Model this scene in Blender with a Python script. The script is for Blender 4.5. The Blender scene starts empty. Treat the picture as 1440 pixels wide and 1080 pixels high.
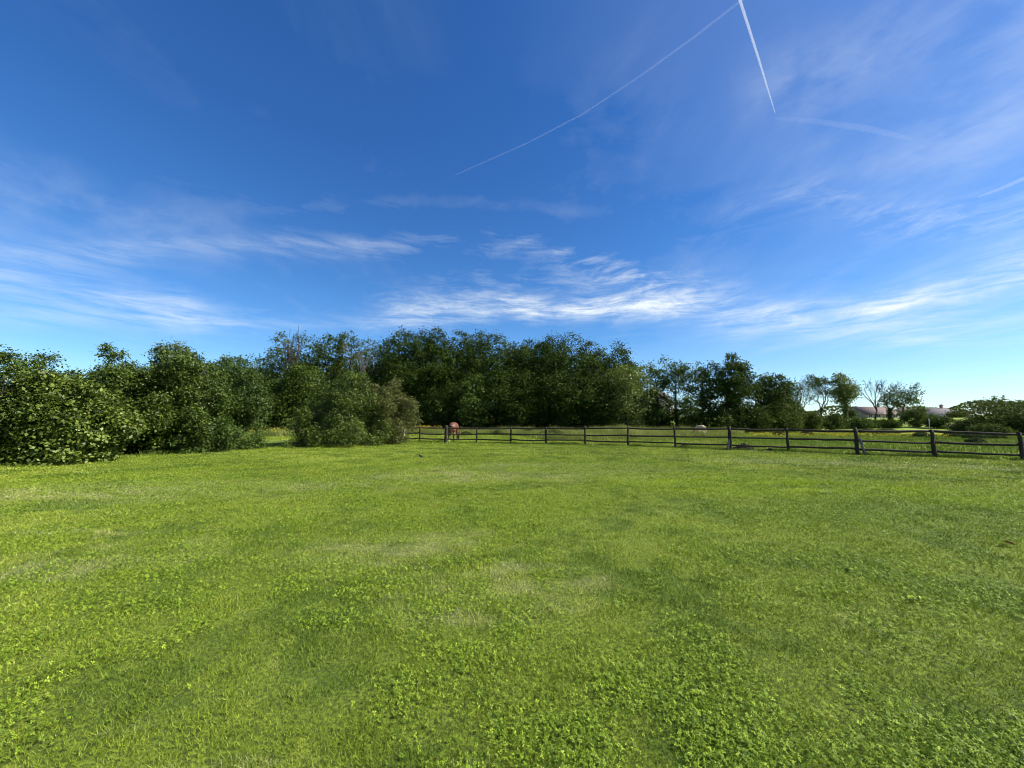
import bpy, math, random
import numpy as np
from mathutils import Vector

random.seed(7)
SC = bpy.context.scene
COL = SC.collection
R = math.radians

# ------------------------------------------------------------------ camera geometry
F = 540.0            # focal length in photograph pixels (1440 wide)
EYE = 1.6
YH = 591.0           # horizon row
PITCH = math.atan((YH - 540.0) / F)
CP, SP = math.cos(PITCH), math.sin(PITCH)

def ray(px, py):
    x = (px - 720.0) / F
    v = (540.0 - py) / F
    return np.array([x, CP - v * SP, SP + v * CP])

def at(px, py, Y):
    d = ray(px, py)
    return np.array([0, 0, EYE]) + d * (Y / d[1])

def ground(px, py):
    d = ray(px, py)
    return np.array([0, 0, EYE]) + d * (-EYE / d[2])

# ------------------------------------------------------------------ noise + terrain
def vnoise(x, y, s, seed):
    rg = np.random.default_rng(seed)
    T = rg.random((64, 64))
    u = np.asarray(x) / s + 1000.0
    v = np.asarray(y) / s + 1000.0
    i = np.floor(u).astype(int); j = np.floor(v).astype(int)
    a = u - i; b = v - j
    a = a * a * (3 - 2 * a); b = b * b * (3 - 2 * b)
    g = lambda p, q: T[p % 64, q % 64]
    return (g(i, j) * (1 - a) * (1 - b) + g(i + 1, j) * a * (1 - b)
            + g(i, j + 1) * (1 - a) * b + g(i + 1, j + 1) * a * b)

def smooth(e0, e1, x):
    t = np.clip((np.asarray(x, float) - e0) / (e1 - e0), 0, 1)
    return t * t * (3 - 2 * t)

def H(x, y):
    x = np.asarray(x, float); y = np.asarray(y, float)
    n = (vnoise(x, y, 7.0, 11) - .5) * 0.09 + (vnoise(x, y, 17.0, 12) - .5) * 0.12
    far = smooth(66, 135, np.hypot(x, y)) * 2.2 + smooth(150, 420, np.hypot(x, y)) * 3.0
    return n * smooth(1.5, 6, np.hypot(x, y)) + far

def Hs(x, y):
    return float(H(np.array([x]), np.array([y]))[0])

# ------------------------------------------------------------------ object helpers
def tag(o, label=None, cat=None, group=None, kind=None):
    if label: o['label'] = label
    if cat: o['category'] = cat
    if group: o['group'] = group
    if kind: o['kind'] = kind
    return o

def empty(name, loc, rz=0.0):
    o = bpy.data.objects.new(name, None)
    o.empty_display_size = 0.3
    o.location = loc
    o.rotation_euler = (0, 0, rz)
    COL.objects.link(o)
    return o

class MB:
    """collects vertices and faces of ONE mesh object"""
    def __init__(s):
        s.V = []; s.Q = []; s.T = []; s.n = 0
    def add(s, V, quads=None, tris=None):
        V = np.asarray(V, float).reshape(-1, 3)
        s.V.append(V)
        if quads is not None and len(quads): s.Q.append(np.asarray(quads, int) + s.n)
        if tris is not None and len(tris): s.T.append(np.asarray(tris, int) + s.n)
        s.n += len(V)
    def box(s, c, d, rz=0.0):
        c = np.array(c, float); d = np.array(d, float) / 2
        P = np.array([[x, y, z] for z in (-1, 1) for y in (-1, 1) for x in (-1, 1)], float) * d
        ca, sa = math.cos(rz), math.sin(rz)
        P = np.c_[P[:, 0] * ca - P[:, 1] * sa, P[:, 0] * sa + P[:, 1] * ca, P[:, 2]] + c
        s.add(P, [[0, 2, 3, 1], [4, 5, 7, 6], [0, 1, 5, 4], [2, 6, 7, 3], [0, 4, 6, 2], [1, 3, 7, 5]])
    def tube(s, path, rad, sides=7, jit=0.0, rg=None):
        path = np.asarray(path, float); rad = np.asarray(rad, float)
        k = len(path)
        tan = np.gradient(path, axis=0)
        tan /= np.linalg.norm(tan, axis=1)[:, None] + 1e-9
        ref = np.array([0, 0, 1.0]) if abs(tan[0][2]) < 0.8 else np.array([1.0, 0, 0])
        V = []
        for i in range(k):
            a = np.cross(ref, tan[i]); a /= np.linalg.norm(a) + 1e-9
            b = np.cross(tan[i], a)
            th = np.arange(sides) * 2 * math.pi / sides
            rr = rad[i] * np.ones(sides)
            if jit and rg is not None: rr = rr * (1 + jit * rg.uniform(-1, 1, sides))
            V.append(path[i] + rr[:, None] * (np.cos(th)[:, None] * a + np.sin(th)[:, None] * b))
        V.append(path[:1]); V.append(path[-1:])
        V = np.vstack(V)
        q = []; t = []
        for i in range(k - 1):
            for j in range(sides):
                j2 = (j + 1) % sides
                q.append([i * sides + j, i * sides + j2, (i + 1) * sides + j2, (i + 1) * sides + j])
        c0, c1 = k * sides, k * sides + 1
        for j in range(sides):
            j2 = (j + 1) % sides
            t.append([c0, j2, j]); t.append([c1, (k - 1) * sides + j, (k - 1) * sides + j2])
        s.add(V, q, t)
    def build(s, name, mat, parent=None, attrs=None, smooth_=False, link=True):
        V = np.vstack(s.V)
        Q = np.vstack(s.Q) if s.Q else np.zeros((0, 4), int)
        T = np.vstack(s.T) if s.T else np.zeros((0, 3), int)
        me = bpy.data.meshes.new(name)
        me.vertices.add(len(V)); me.vertices.foreach_set('co', V.astype(np.float32).ravel())
        loops = np.concatenate([Q.ravel(), T.ravel()]).astype(np.int32)
        me.loops.add(len(loops)); me.loops.foreach_set('vertex_index', loops)
        nf = len(Q) + len(T)
        me.polygons.add(nf)
        st = np.concatenate([np.arange(len(Q)) * 4, len(Q) * 4 + np.arange(len(T)) * 3]).astype(np.int32)
        me.polygons.foreach_set('loop_start', st)
        if smooth_: me.polygons.foreach_set('use_smooth', np.ones(nf, bool))
        me.update(calc_edges=True)
        if attrs:
            for k, v in attrs.items():
                a = me.attributes.new(k, 'FLOAT', 'FACE')
                a.data.foreach_set('value', np.asarray(v, np.float32))
        me.materials.append(mat)
        o = bpy.data.objects.new(name, me)
        COL.objects.link(o)
        if parent: o.parent = parent
        return o

# ------------------------------------------------------------------ material helpers
class NT:
    def __init__(s, tree): s.t = tree
    def n(s, typ, **kw):
        nd = s.t.nodes.new(typ)
        for k, v in kw.items(): setattr(nd, k, v)
        return nd
    def l(s, a, b): s.t.links.new(a, b)
    def m(s, op, a, b=None, c=None, clamp=False):
        nd = s.n('ShaderNodeMath', operation=op); nd.use_clamp = clamp
        for i, v in enumerate((a, b, c)):
            if v is None: continue
            if isinstance(v, (int, float)): nd.inputs[i].default_value = v
            else: s.l(v, nd.inputs[i])
        return nd.outputs[0]
    def mix(s, fac, a, b, blend='MIX'):
        nd = s.n('ShaderNodeMix', data_type='RGBA', blend_type=blend)
        for i, v in ((0, fac), (6, a), (7, b)):
            if isinstance(v, (int, float)): nd.inputs[i].default_value = v
            elif isinstance(v, tuple): nd.inputs[i].default_value = (*v[:3], 1)
            else: s.l(v, nd.inputs[i])
        return nd.outputs[2]
    def noise(s, vec, scale, detail=3, rough=.55, dist=0.0):
        nd = s.n('ShaderNodeTexNoise')
        nd.inputs['Scale'].default_value = scale; nd.inputs['Detail'].default_value = detail
        nd.inputs['Roughness'].default_value = rough; nd.inputs['Distortion'].default_value = dist
        if vec is not None: s.l(vec, nd.inputs['Vector'])
        return nd.outputs['Fac']
    def ramp(s, fac, stops):
        nd = s.n('ShaderNodeValToRGB')
        e = nd.color_ramp.elements
        while len(e) < len(stops): e.new(0.5)
        for i, (p, c) in enumerate(stops):
            e[i].position = p
            e[i].color = (*c, 1) if isinstance(c, tuple) else (c, c, c, 1)
        s.l(fac, nd.inputs[0])
        return nd.outputs[0]
    def step(s, v, lo, hi):
        nd = s.n('ShaderNodeMapRange', interpolation_type='SMOOTHSTEP')
        s.l(v, nd.inputs[0]); nd.inputs[1].default_value = lo; nd.inputs[2].default_value = hi
        return nd.outputs[0]
    def vmap(s, vec, scale=(1, 1, 1), rot=(0, 0, 0), loc=(0, 0, 0)):
        nd = s.n('ShaderNodeMapping')
        nd.inputs['Scale'].default_value = scale; nd.inputs['Rotation'].default_value = rot
        nd.inputs['Location'].default_value = loc
        s.l(vec, nd.inputs['Vector'])
        return nd.outputs[0]

def newmat(name):
    m = bpy.data.materials.new(name); m.use_nodes = True
    m.node_tree.nodes.clear()
    t = NT(m.node_tree)
    out = t.n('ShaderNodeOutputMaterial')
    return m, t, out

def principled(t, col, rough=.8, spec=.3):
    p = t.n('ShaderNodeBsdfPrincipled')
    if isinstance(col, tuple): p.inputs['Base Color'].default_value = (*col, 1)
    else: t.l(col, p.inputs['Base Color'])
    p.inputs['Roughness'].default_value = rough
    p.inputs['Specular IOR Level'].default_value = spec
    return p

def leaf_material(name, dark, mid, light, transl=.25, rough=.5, spec=.35, tcol=None):
    m, t, out = newmat(name)
    a = t.n('ShaderNodeAttribute', attribute_name='tint')
    col = t.ramp(a.outputs['Fac'], [(0, dark), (.5, mid), (1, light)])
    p = principled(t, col, rough, spec)
    tr = t.n('ShaderNodeBsdfTranslucent')
    t.l(t.mix(.5, col, tcol or (min(1, light[0] * 1.4), min(1, light[1] * 1.4), light[2])), tr.inputs['Color'])
    mx = t.n('ShaderNodeMixShader'); mx.inputs[0].default_value = transl
    t.l(p.outputs[0], mx.inputs[1]); t.l(tr.outputs[0], mx.inputs[2])
    t.l(mx.outputs[0], out.inputs['Surface'])
    return m

def rough_material(name, c1, c2, scale=6, rough=.85, spec=.2, bump=.3, stretch=(1, 1, 1), detail=5):
    m, t, out = newmat(name)
    tc = t.n('ShaderNodeTexCoord')
    v = t.vmap(tc.outputs['Object'], stretch)
    nz = t.noise(v, scale, detail, .65)
    col = t.ramp(nz, [(.3, c1), (.7, c2)])
    p = principled(t, col, rough, spec)
    b = t.n('ShaderNodeBump'); b.inputs['Strength'].default_value = bump; b.inputs['Distance'].default_value = .02
    t.l(t.noise(v, scale * 4, 4, .6), b.inputs['Height']); t.l(b.outputs[0], p.inputs['Normal'])
    t.l(p.outputs[0], out.inputs['Surface'])
    return m

M = {}
M['hedge'] = leaf_material('hedge_leaves', (.022, .040, .005), (.060, .096, .010), (.13, .18, .022), .14, .48, .28)
M['hedge_dark'] = leaf_material('dark_hedge_leaves', (.018, .038, .006), (.048, .084, .011), (.10, .15, .022), .14, .48, .28)
M['bright'] = leaf_material('sunlit_hedge_leaves', (.030, .05, .007), (.085, .125, .014), (.20, .25, .045), .14, .48, .28)  # hedge leaves again, with the sunlight on them put into the colour
M['russet'] = leaf_material('russet_leaves', (.035, .045, .010), (.078, .092, .018), (.14, .145, .038), .22, .55, .25)
M['wood'] = leaf_material('wood_leaves', (.014, .028, .005), (.036, .062, .009), (.080, .120, .018), .16, .7, .07)
M['wood_olive'] = leaf_material('olive_wood_leaves', (.028, .040, .008), (.058, .078, .014), (.10, .125, .026), .18, .7, .07)
M['wood_light'] = leaf_material('light_wood_leaves', (.026, .048, .010), (.058, .098, .016), (.11, .16, .03), .2, .7, .1)
M['silver'] = leaf_material('grey_green_leaves', (.045, .065, .028), (.085, .115, .05), (.14, .17, .08), .2, .5, .35)
M['yellow_leaf'] = leaf_material('yellow_green_leaves', (.05, .075, .012), (.10, .14, .022), (.16, .20, .04), .25, .5, .3)
M['bark'] = rough_material('bark', (.03, .024, .018), (.09, .075, .058), 5, .9, .15, .6, (1, 1, .25))
M['pale_bark'] = rough_material('pale_bark', (.10, .09, .075), (.22, .20, .17), 5, .9, .15, .5, (1, 1, .3))
M['fence'] = rough_material('dark_weathered_timber', (.010, .008, .006), (.052, .040, .030), 7, .8, .25, .5, (1, 1, 1))
M['fence_pale'] = rough_material('bleached_timber', (.22, .20, .17), (.5, .47, .42), 7, .85, .2, .4)
M['soil'] = rough_material('dark_soil', (.006, .005, .004), (.022, .017, .013), 9, .95, .1, .8)
M['roof_red'] = rough_material('red_roof_tiles', (.12, .085, .078), (.19, .142, .128), 3, .85, .2, .3)
M['roof_grey'] = rough_material('grey_roof_slates', (.10, .092, .09), (.17, .155, .15), 3, .8, .25, .3)
M['render_pale'] = rough_material('pale_render', (.40, .37, .34), (.54, .50, .46), 2, .9, .2, .1)
M['brick'] = rough_material('pinkish_brick', (.26, .19, .16), (.38, .29, .25), 12, .9, .2, .2)
M['white'] = rough_material('white_paint', (.62, .62, .60), (.8, .8, .78), 3, .5, .4, .05)
M['steel'] = rough_material('galvanised_steel', (.35, .36, .37), (.5, .51, .52), 8, .4, .5, .05)
def glass_mat():
    m, t, out = newmat('window_glass')
    p = principled(t, (.02, .025, .03), .06, .6)
    t.l(p.outputs[0], out.inputs['Surface']); return m
M['glass'] = glass_mat()

# ------------------------------------------------------------------ lawn colour (shared by turf and blades)
def lawn_colour(t):
    tc = t.n('ShaderNodeTexCoord')
    v = tc.outputs['Object']
    big = t.noise(v, .16, 3, .5, .4)
    mid = t.noise(t.vmap(v, (1, 1.0, 1), (0, 0, .5), (5, 2, 0)), .75, 4, .6, .3)
    fine = t.noise(v, 4.2, 4, .65)
    col = t.mix(t.step(big, .36, .64), (.164, .226, .020), (.235, .292, .028))
    # clover-dark and blue-grey patches
    col = t.mix(t.m('MULTIPLY', t.step(mid, .46, .62), .8), col, (.095, .155, .014))
    # bright yellow-green patch near the fence on the right
    brk = t.step(t.noise(t.vmap(v, (.5, 1.3, 1), (0, 0, .1), (2, 9, 0)), 1.4, 6, .72, .6), .36, .62)
    def patch(px, py, rx, ry, rot=0):
        g = ground(px, py)
        mp = t.n('ShaderNodeMapping', vector_type='TEXTURE')
        mp.inputs['Location'].default_value = (g[0], g[1], 0)
        mp.inputs['Rotation'].default_value = (0, 0, rot)
        mp.inputs['Scale'].default_value = (rx, ry, 1e6)
        wob = t.n('ShaderNodeTexNoise'); wob.inputs['Scale'].default_value = .9; wob.inputs['Detail'].default_value = 5
        t.l(v, wob.inputs['Vector'])
        ad = t.n('ShaderNodeVectorMath', operation='MULTIPLY_ADD')
        t.l(wob.outputs['Color'], ad.inputs[0]); ad.inputs[1].default_value = (2.2, 2.2, 0)
        t.l(v, ad.inputs[2])
        sb = t.n('ShaderNodeVectorMath', operation='SUBTRACT'); t.l(ad.outputs[0], sb.inputs[0]); sb.inputs[1].default_value = (1.1, 1.1, 0)
        t.l(sb.outputs[0], mp.inputs['Vector'])
        ln = t.n('ShaderNodeVectorMath', operation='LENGTH'); t.l(mp.outputs[0], ln.inputs[0])
        nd = t.n('ShaderNodeMapRange', interpolation_type='SMOOTHSTEP')
        t.l(ln.outputs['Value'], nd.inputs[0]); nd.inputs[1].default_value = 1.15; nd.inputs[2].default_value = .55
        return t.m('MULTIPLY', nd.outputs[0], brk)
    def dpatch(*a): return t.m('MULTIPLY', patch(*a), brk2)
    col = t.mix(t.m('MULTIPLY', patch(1010, 678, 3.6, 2.2, -.15), .85), col, (.265, .36, .008))
    col = t.mix(t.m('MULTIPLY', patch(1290, 692, 4.0, 1.6, -.5), .75), col, (.25, .35, .008))
    col = t.mix(t.m('MULTIPLY', patch(1330, 730, 2.8, 1.3, -.25), .7), col, (.115, .18, .02))
    # pale dry grass: streaks and patches
    dry = t.noise(t.vmap(v, (.35, 1.0, 1), (0, 0, -.25), (3, 8, 0)), 1.5, 5, .7, .8)
    dm = t.step(dry, .57, .74)
    dry2 = t.noise(t.vmap(v, (1, 1, 1), (0, 0, .7), (13, 1, 0)), .45, 3, .6, .6)
    dm = t.m('MULTIPLY', dm, t.step(dry2, .36, .60))
    brk2 = t.step(t.noise(v, 11, 6, .8, .8), .46, .56)
    dm = t.m('MULTIPLY', t.m('MULTIPLY', dm, brk2), .95)
    col = t.mix(dm, col, (.40, .40, .16))
    for a in ((120, 752, 1.5, .16, .1), (30, 700, 2.4, .5, .2), (590, 805, .5, .18, 0), (760, 660, 5.0, 2.6, .1), (600, 672, 3.0, 1.6, .3), (1180, 652, 6.0, 1.3, -.35), (230, 690, 4.5, 1.6, .15), (560, 770, 1.6, .8, .3), (700, 830, 1.2, .5, 0), (90, 790, 1.6, .5, .2)):
        col = t.mix(t.m('MULTIPLY', patch(*a), .42), col, (.40, .39, .17))
    col = t.mix(t.m('MULTIPLY', t.step(fine, .50, .70), .45), col, (.33, .39, .05))
    return v, col

def mat_lawn():
    m, t, out = newmat('lawn_turf')
    v, col = lawn_colour(t)
    micro = t.noise(v, 38, 5, .75)
    col = t.mix(t.m('MULTIPLY', t.step(micro, .62, .40), .8), col, (.035, .05, .014))
    p = principled(t, col, .85, .15)
    b = t.n('ShaderNodeBump'); b.inputs['Strength'].default_value = .7; b.inputs['Distance'].default_value = .03
    t.l(micro, b.inputs['Height']); t.l(b.outputs[0], p.inputs['Normal'])
    t.l(p.outputs[0], out.inputs['Surface'])
    return m

def mat_blades():
    m, t, out = newmat('lawn_blades')
    v, col = lawn_colour(t)
    a = t.n('ShaderNodeAttribute', attribute_name='tint')
    var = t.ramp(a.outputs['Fac'], [(0, (.34, .42, .42)), (.5, (1.05, 1.05, 1)), (.85, (1.45, 1.38, 1.2)), (1, (1.8, 1.6, 3.4))])
    col = t.mix(1.0, col, var, 'MULTIPLY')
    p = principled(t, col, .6, .15)
    tr = t.n('ShaderNodeBsdfTranslucent'); t.l(col, tr.inputs['Color'])
    mx = t.n('ShaderNodeMixShader'); mx.inputs[0].default_value = .25
    t.l(p.outputs[0], mx.inputs[1]); t.l(tr.outputs[0], mx.inputs[2])
    t.l(mx.outputs[0], out.inputs['Surface'])
    return m

def mat_pasture(name, blades):
    m, t, out = newmat(name)
    tc = t.n('ShaderNodeTexCoord'); v = tc.outputs['Object']
    big = t.noise(v, .12, 4, .6)
    col = t.mix(t.step(big, .38, .62), (.175, .24, .024), (.25, .31, .035))
    md = t.noise(v, .8, 4, .65)
    col = t.mix(t.m('MULTIPLY', t.step(t.noise(t.vmap(v, (.5, 1, 1), (0, 0, .2), (4, 4, 0)), .45, 4, .7), .50, .64), .6), col, (.29, .28, .07))
    col = t.mix(t.m('MULTIPLY', t.step(md, .48, .62), .75), col, (.11, .18, .02))
    if blades:
        a = t.n('ShaderNodeAttribute', attribute_name='tint')
        var = t.ramp(a.outputs['Fac'], [(0, (.5, .55, .5)), (.5, (1, 1, 1)), (1, (1.6, 1.35, 1.7))])
        col = t.mix(1.0, col, var, 'MULTIPLY')
    p = principled(t, col, .8, .15)
    if not blades:
        b = t.n('ShaderNodeBump'); b.inputs['Strength'].default_value = .6; b.inputs['Distance'].default_value = .1
        t.l(t.noise(v, 6, 5, .7), b.inputs['Height']); t.l(b.outputs[0], p.inputs['Normal'])
    t.l(p.outputs[0], out.inputs['Surface'])
    return m
M['lawn'] = mat_lawn(); M['blades'] = mat_blades()
M['pasture'] = mat_pasture('pasture_turf', False); M['pasture_blades'] = mat_pasture('pasture_blades', True)
M['tall'] = leaf_material('tall_meadow_grass', (.055, .085, .018), (.155, .20, .042), (.36, .36, .13), .3, .8, .08)
M['weed'] = leaf_material('weed_leaves', (.020, .034, .010), (.040, .062, .016), (.075, .10, .03), .15, .8, .08)
M['clover'] = leaf_material('clover_leaves', (.05, .10, .008), (.165, .25, .014), (.33, .44, .04), .2, .6, .2)
M['petal'] = leaf_material('yellow_petals', (.35, .26, .02), (.55, .42, .03), (.65, .52, .05), .2, .6, .2)

# ------------------------------------------------------------------ ground sheets
FENCE_PX = [(566, 622), (590, 622), (627, 622), (670, 622), (718, 622.5), (768, 623.5), (823, 624.6), (883, 627), (950, 629.6),
            (1027, 633), (1109, 635.5), (1206, 640.5), (1315, 643.5), (1439, 648.5)]
FP = np.array([ground(a, b)[:2] for a, b in FENCE_PX])
# extend the fence one bay out of the frame, and the lawn edge along hedge and fence
FP_EXT = np.vstack([FP, FP[-1] + (FP[-1] - FP[-2])])
fx, fy = FP_EXT[:, 0], FP_EXT[:, 1]
def fence_y(x):
    x = np.asarray(x, float)
    return np.interp(x, np.r_[-200, -40, fx[0] - 9, fx, fx[-1] + 60], np.r_[32, 32, fy[0] + 2.0, fy, fy[-1] - 26])

def grid_sheet(xs, ys, zf, keep=None):
    X, Yv = np.meshgrid(xs, ys)
    V = np.c_[X.ravel(), Yv.ravel(), zf(X.ravel(), Yv.ravel())]
    nx, ny = len(xs), len(ys)
    i = np.arange((nx - 1) * (ny - 1)); r = i // (nx - 1); c = i % (nx - 1)
    a = r * nx + c
    q = np.c_[a, a + 1, a + nx + 1, a + nx]
    if keep is not None:
        cx = V[q, 0].mean(1); cy = V[q, 1].mean(1)
        q = q[keep(cx, cy)]
    mb = MB(); mb.add(V, q)
    return mb

def spaced(a, b, near, n):
    pos = [a]
    u = np.linspace(-1, 1, n)
    s = np.sinh(u * 5.2) / math.sinh(5.2)
    return np.where(s < 0, -s * a, s * b)
gx = np.unique(np.r_[np.arange(-40, 40.1, .5), spaced(-900, 900, 1, 160)])
gy = np.unique(np.r_[np.arange(-20, 60.1, .5), spaced(-300, 1200, 1, 160)])
g = grid_sheet(gx, gy, lambda x, y: H(x, y) - .035)
tag(g.build('ground', M['pasture'], smooth_=True), kind='structure')
# lawn: rows follow the fence so that its far edge is clean
lx = np.arange(-36, 36.1, .5); lt = np.linspace(0, 1, 90)
LX, LT = np.meshgrid(lx, lt)
LY = -14 + (fence_y(LX) - .05 + 14) * LT
LV = np.c_[LX.ravel(), LY.ravel(), H(LX.ravel(), LY.ravel())]
nx = len(lx); i = np.arange((nx - 1) * (len(lt) - 1)); a_ = (i // (nx - 1)) * nx + i % (nx - 1)
mb = MB(); mb.add(LV, np.c_[a_, a_ + 1, a_ + nx + 1, a_ + nx])
tag(mb.build('lawn', M['lawn'], smooth_=True), kind='structure')

# ------------------------------------------------------------------ lawn blades + clover (uncountable)
def polar(n, d0, d1, az, rg, p=0.0):
    # density per area ~ 1/d^2 (p = 0)
    u = rg.random(n)
    d = np.exp(math.log(d0) + u * (math.log(d1) - math.log(d0))) if p == 0 else (d0 ** p + u * (d1 ** p - d0 ** p)) ** (1 / p)
    th = rg.uniform(-az, az, n)
    return d * np.sin(th), d * np.cos(th), d

def blade_mesh(x, y, h, w, lean, rg, tint_v, z0=None, bias=(0, 0)):
    n = len(x)
    z = H(x, y) if z0 is None else z0
    th = rg.uniform(0, math.pi * 2, n)
    bx, by = np.cos(th) * w / 2, np.sin(th) * w / 2
    lt = rg.uniform(0, math.pi * 2, n); lm = h * lean * rg.random(n) ** .7
    tipx = x + np.cos(lt) * lm + bias[0] * h; tipy = y + np.sin(lt) * lm + bias[1] * h
    V = np.empty((n, 3, 3))
    V[:, 0] = np.c_[x - bx, y - by, z - .01]; V[:, 1] = np.c_[x + bx, y + by, z - .01]; V[:, 2] = np.c_[tipx, tipy, z + h]
    m_ = MB(); m_.add(V.reshape(-1, 3), None, np.arange(n * 3).reshape(-1, 3))
    return m_

rg = np.random.default_rng(3)
x, y, d = polar(820000, 1.5, 30, R(60), rg, .45)
k = (y < fence_y(x) - .1) & (x > -17.5)
x, y, d = x[k], y[k], d[k]
clov = vnoise(x, y, .55, 21) * .5 + vnoise(x, y, 1.7, 22) * .5
tuft = vnoise(x, y, .16, 23)
hh = (.005 + .016 * rg.random(len(x)) ** 1.5 + .022 * tuft ** 1.5) * (1 + .03 * d)
ww = .0041 * (d / 2.2) ** .95 * rg.uniform(.7, 1.3, len(x))
tint = np.clip(rg.normal(.50, .25, len(x)), 0, .9)
fleck = .03 + .30 * np.clip(vnoise(x * .6, y * 1.5, .8, 24) * vnoise(x, y, 2.6, 25) * 2 - .35, 0, 1)
tint = np.where(rg.random(len(x)) < fleck, 1.0, tint)
mb = blade_mesh(x, y, hh, ww, 1.7, rg, tint)
tag(mb.build('lawn_grass', M['blades'], attrs={'tint': tint}), 'short mown lawn grass with dry pale streaks', 'grass', kind='stuff')

# clover: three round leaflets on each stalk
x, y, d = polar(500000, 1.5, 17, R(60), rg, .4)
cm = vnoise(x, y, .35, 21) * .5 + vnoise(x, y, 1.3, 22) * .5
k = (cm + rg.normal(0, .10, len(x)) > .53) & (y < fence_y(x) - .3) & (x > -16)
x, y, d = x[k], y[k], d[k]; n = len(x)
z = H(x, y) + .008 + .036 * rg.random(n)
r_ = (.0040 + .0034 * rg.random(n)) * (1 + .06 * d)
th0 = rg.uniform(0, 6.28, n)
V = np.empty((n, 3, 4, 3))
tx, ty = rg.normal(0, .5, n), rg.normal(0, .5, n)
for j in range(3):
    a = th0 + j * 2.094
    for q, (da, rr) in enumerate(((0, 0.05), (-.55, 1.0), (0, 1.45), (.55, 1.0))):
        ox, oy = np.cos(a + da) * rr * r_, np.sin(a + da) * rr * r_
        V[:, j, q] = np.c_[x + ox, y + oy, z + ox * tx + oy * ty + (0.12 * r_ if q in (1, 3) else 0)]
mb = MB(); mb.add(V.reshape(-1, 3), np.arange(n * 12).reshape(-1, 4))
ct = np.repeat(np.clip(rg.normal(.48, .28, n), 0, 1), 3)
tag(mb.build('clover', M['clover'], attrs={'tint': ct}), 'small round clover leaves growing in the near lawn', 'clover', kind='stuff')

# ------------------------------------------------------------------ pasture and meadow grass behind the fence
def pix_x(x, y): return 720 + F * x / y
x, y, d = polar(330000, 15, 62, R(56), rg, .9)
k = (y > fence_y(x) + .05) & (y < 60)
x, y, d = x[k], y[k], d[k]
nz = vnoise(x, y, 1.2, 31) * .6 + vnoise(x, y, 4.0, 32) * .4
hh = .07 + .16 * np.clip(nz - .35, 0, 1) + .06 * rg.random(len(x))
mb = blade_mesh(x, y, hh, .022 * (d / 25) * rg.uniform(.6, 1.4, len(x)), .9, rg, None)
tag(mb.build('pasture_grass', M['pasture_blades'], attrs={'tint': np.clip(rg.normal(.45, .22, len(x)), 0, 1)}),
    'grazed green pasture grass behind the wooden fence', 'grass', kind='stuff')

def tall_start(px):
    return np.interp(px, [0, 380, 560, 700, 745, 770, 930, 960, 1030, 1060, 1440], [36, 36, 41, 42, 36, 31.5, 31.0, 34, 39, 47, 45])
x, y, d = polar(420000, 29, 66, R(56), rg, 1.2)
px = pix_x(x, y)
nz = vnoise(x, y, 2.2, 41) * .6 + vnoise(x, y, .7, 42) * .4
right = px > 1045
k = (y > tall_start(px) + (nz - .5) * 5) & (y > fence_y(x) + 1.2) & (~right | (nz > .55))
x, y, d, nz, px, right = x[k], y[k], d[k], nz[k], px[k], right[k]
hh = np.where(right, .22 + .25 * nz, (.34 + .95 * nz ** 2)) * rg.uniform(.55, 1.2, len(x))
mb = blade_mesh(x, y, hh, .030 * (d / 45) * rg.uniform(.6, 1.4, len(x)), .35, rg, None)
tint = np.clip(.38 + .5 * (hh - .55) + .9 * (vnoise(x, y, 1.1, 43) - .5) + rg.normal(0, .16, len(x)), 0, 1)
tag(mb.build('meadow_grass', M['tall'], attrs={'tint': tint}), 'tall uncut meadow grass in front of the wood', 'grass', kind='stuff')

# rough uncut edge along the fence
t_ = rg.random(26000) * (len(FP_EXT) - 1)
i0 = t_.astype(int); fr = t_ - i0
p = FP_EXT[i0] * (1 - fr)[:, None] + FP_EXT[i0 + 1] * fr[:, None]
x = p[:, 0] + rg.normal(0, .12, len(p)); y = p[:, 1] + rg.normal(0.05, .14, len(p))
hb = np.array([ground(a, b)[:2] for a, b in ((-60, 664), (0, 659), (60, 654), (140, 648), (220, 641), (300, 635), (372, 629))])
th_ = rg.random(9000) * (len(hb) - 1); i0 = th_.astype(int); fr = (th_ - i0)[:, None]
q_ = hb[i0] * (1 - fr) + hb[i0 + 1] * fr
bb_ = np.array([ground(a, b)[:2] for a, b in ((402, 626), (440, 628), (490, 628), (530, 626), (560, 623), (582, 622))])
tb_ = rg.random(5000) * (len(bb_) - 1); i0 = tb_.astype(int); fr = (tb_ - i0)[:, None]
q2_ = bb_[i0] * (1 - fr) + bb_[i0 + 1] * fr
x = np.r_[x, q_[:, 0] + rg.normal(0, .25, len(q_)), q2_[:, 0] + rg.normal(0, .2, len(q2_))]; y = np.r_[y, q_[:, 1] + rg.normal(0, .25, len(q_)), q2_[:, 1] + rg.normal(0, .3, len(q2_))]
nz = vnoise(x, y, .6, 51)
k = nz > .3; x, y, nz = x[k], y[k], nz[k]
mb = blade_mesh(x, y, (.05 + .24 * nz ** 1.5 * rg.random(len(x))), .013 * rg.uniform(.6, 1.5, len(x)), .8, rg, None)
tag(mb.build('rough_edge_grass', M['pasture_blades'], attrs={'tint': np.clip(rg.normal(.3, .2, len(x)), 0, 1)}),
    'unmown grass edge under the wooden fence and the hedge', 'grass', kind='stuff')

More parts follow.
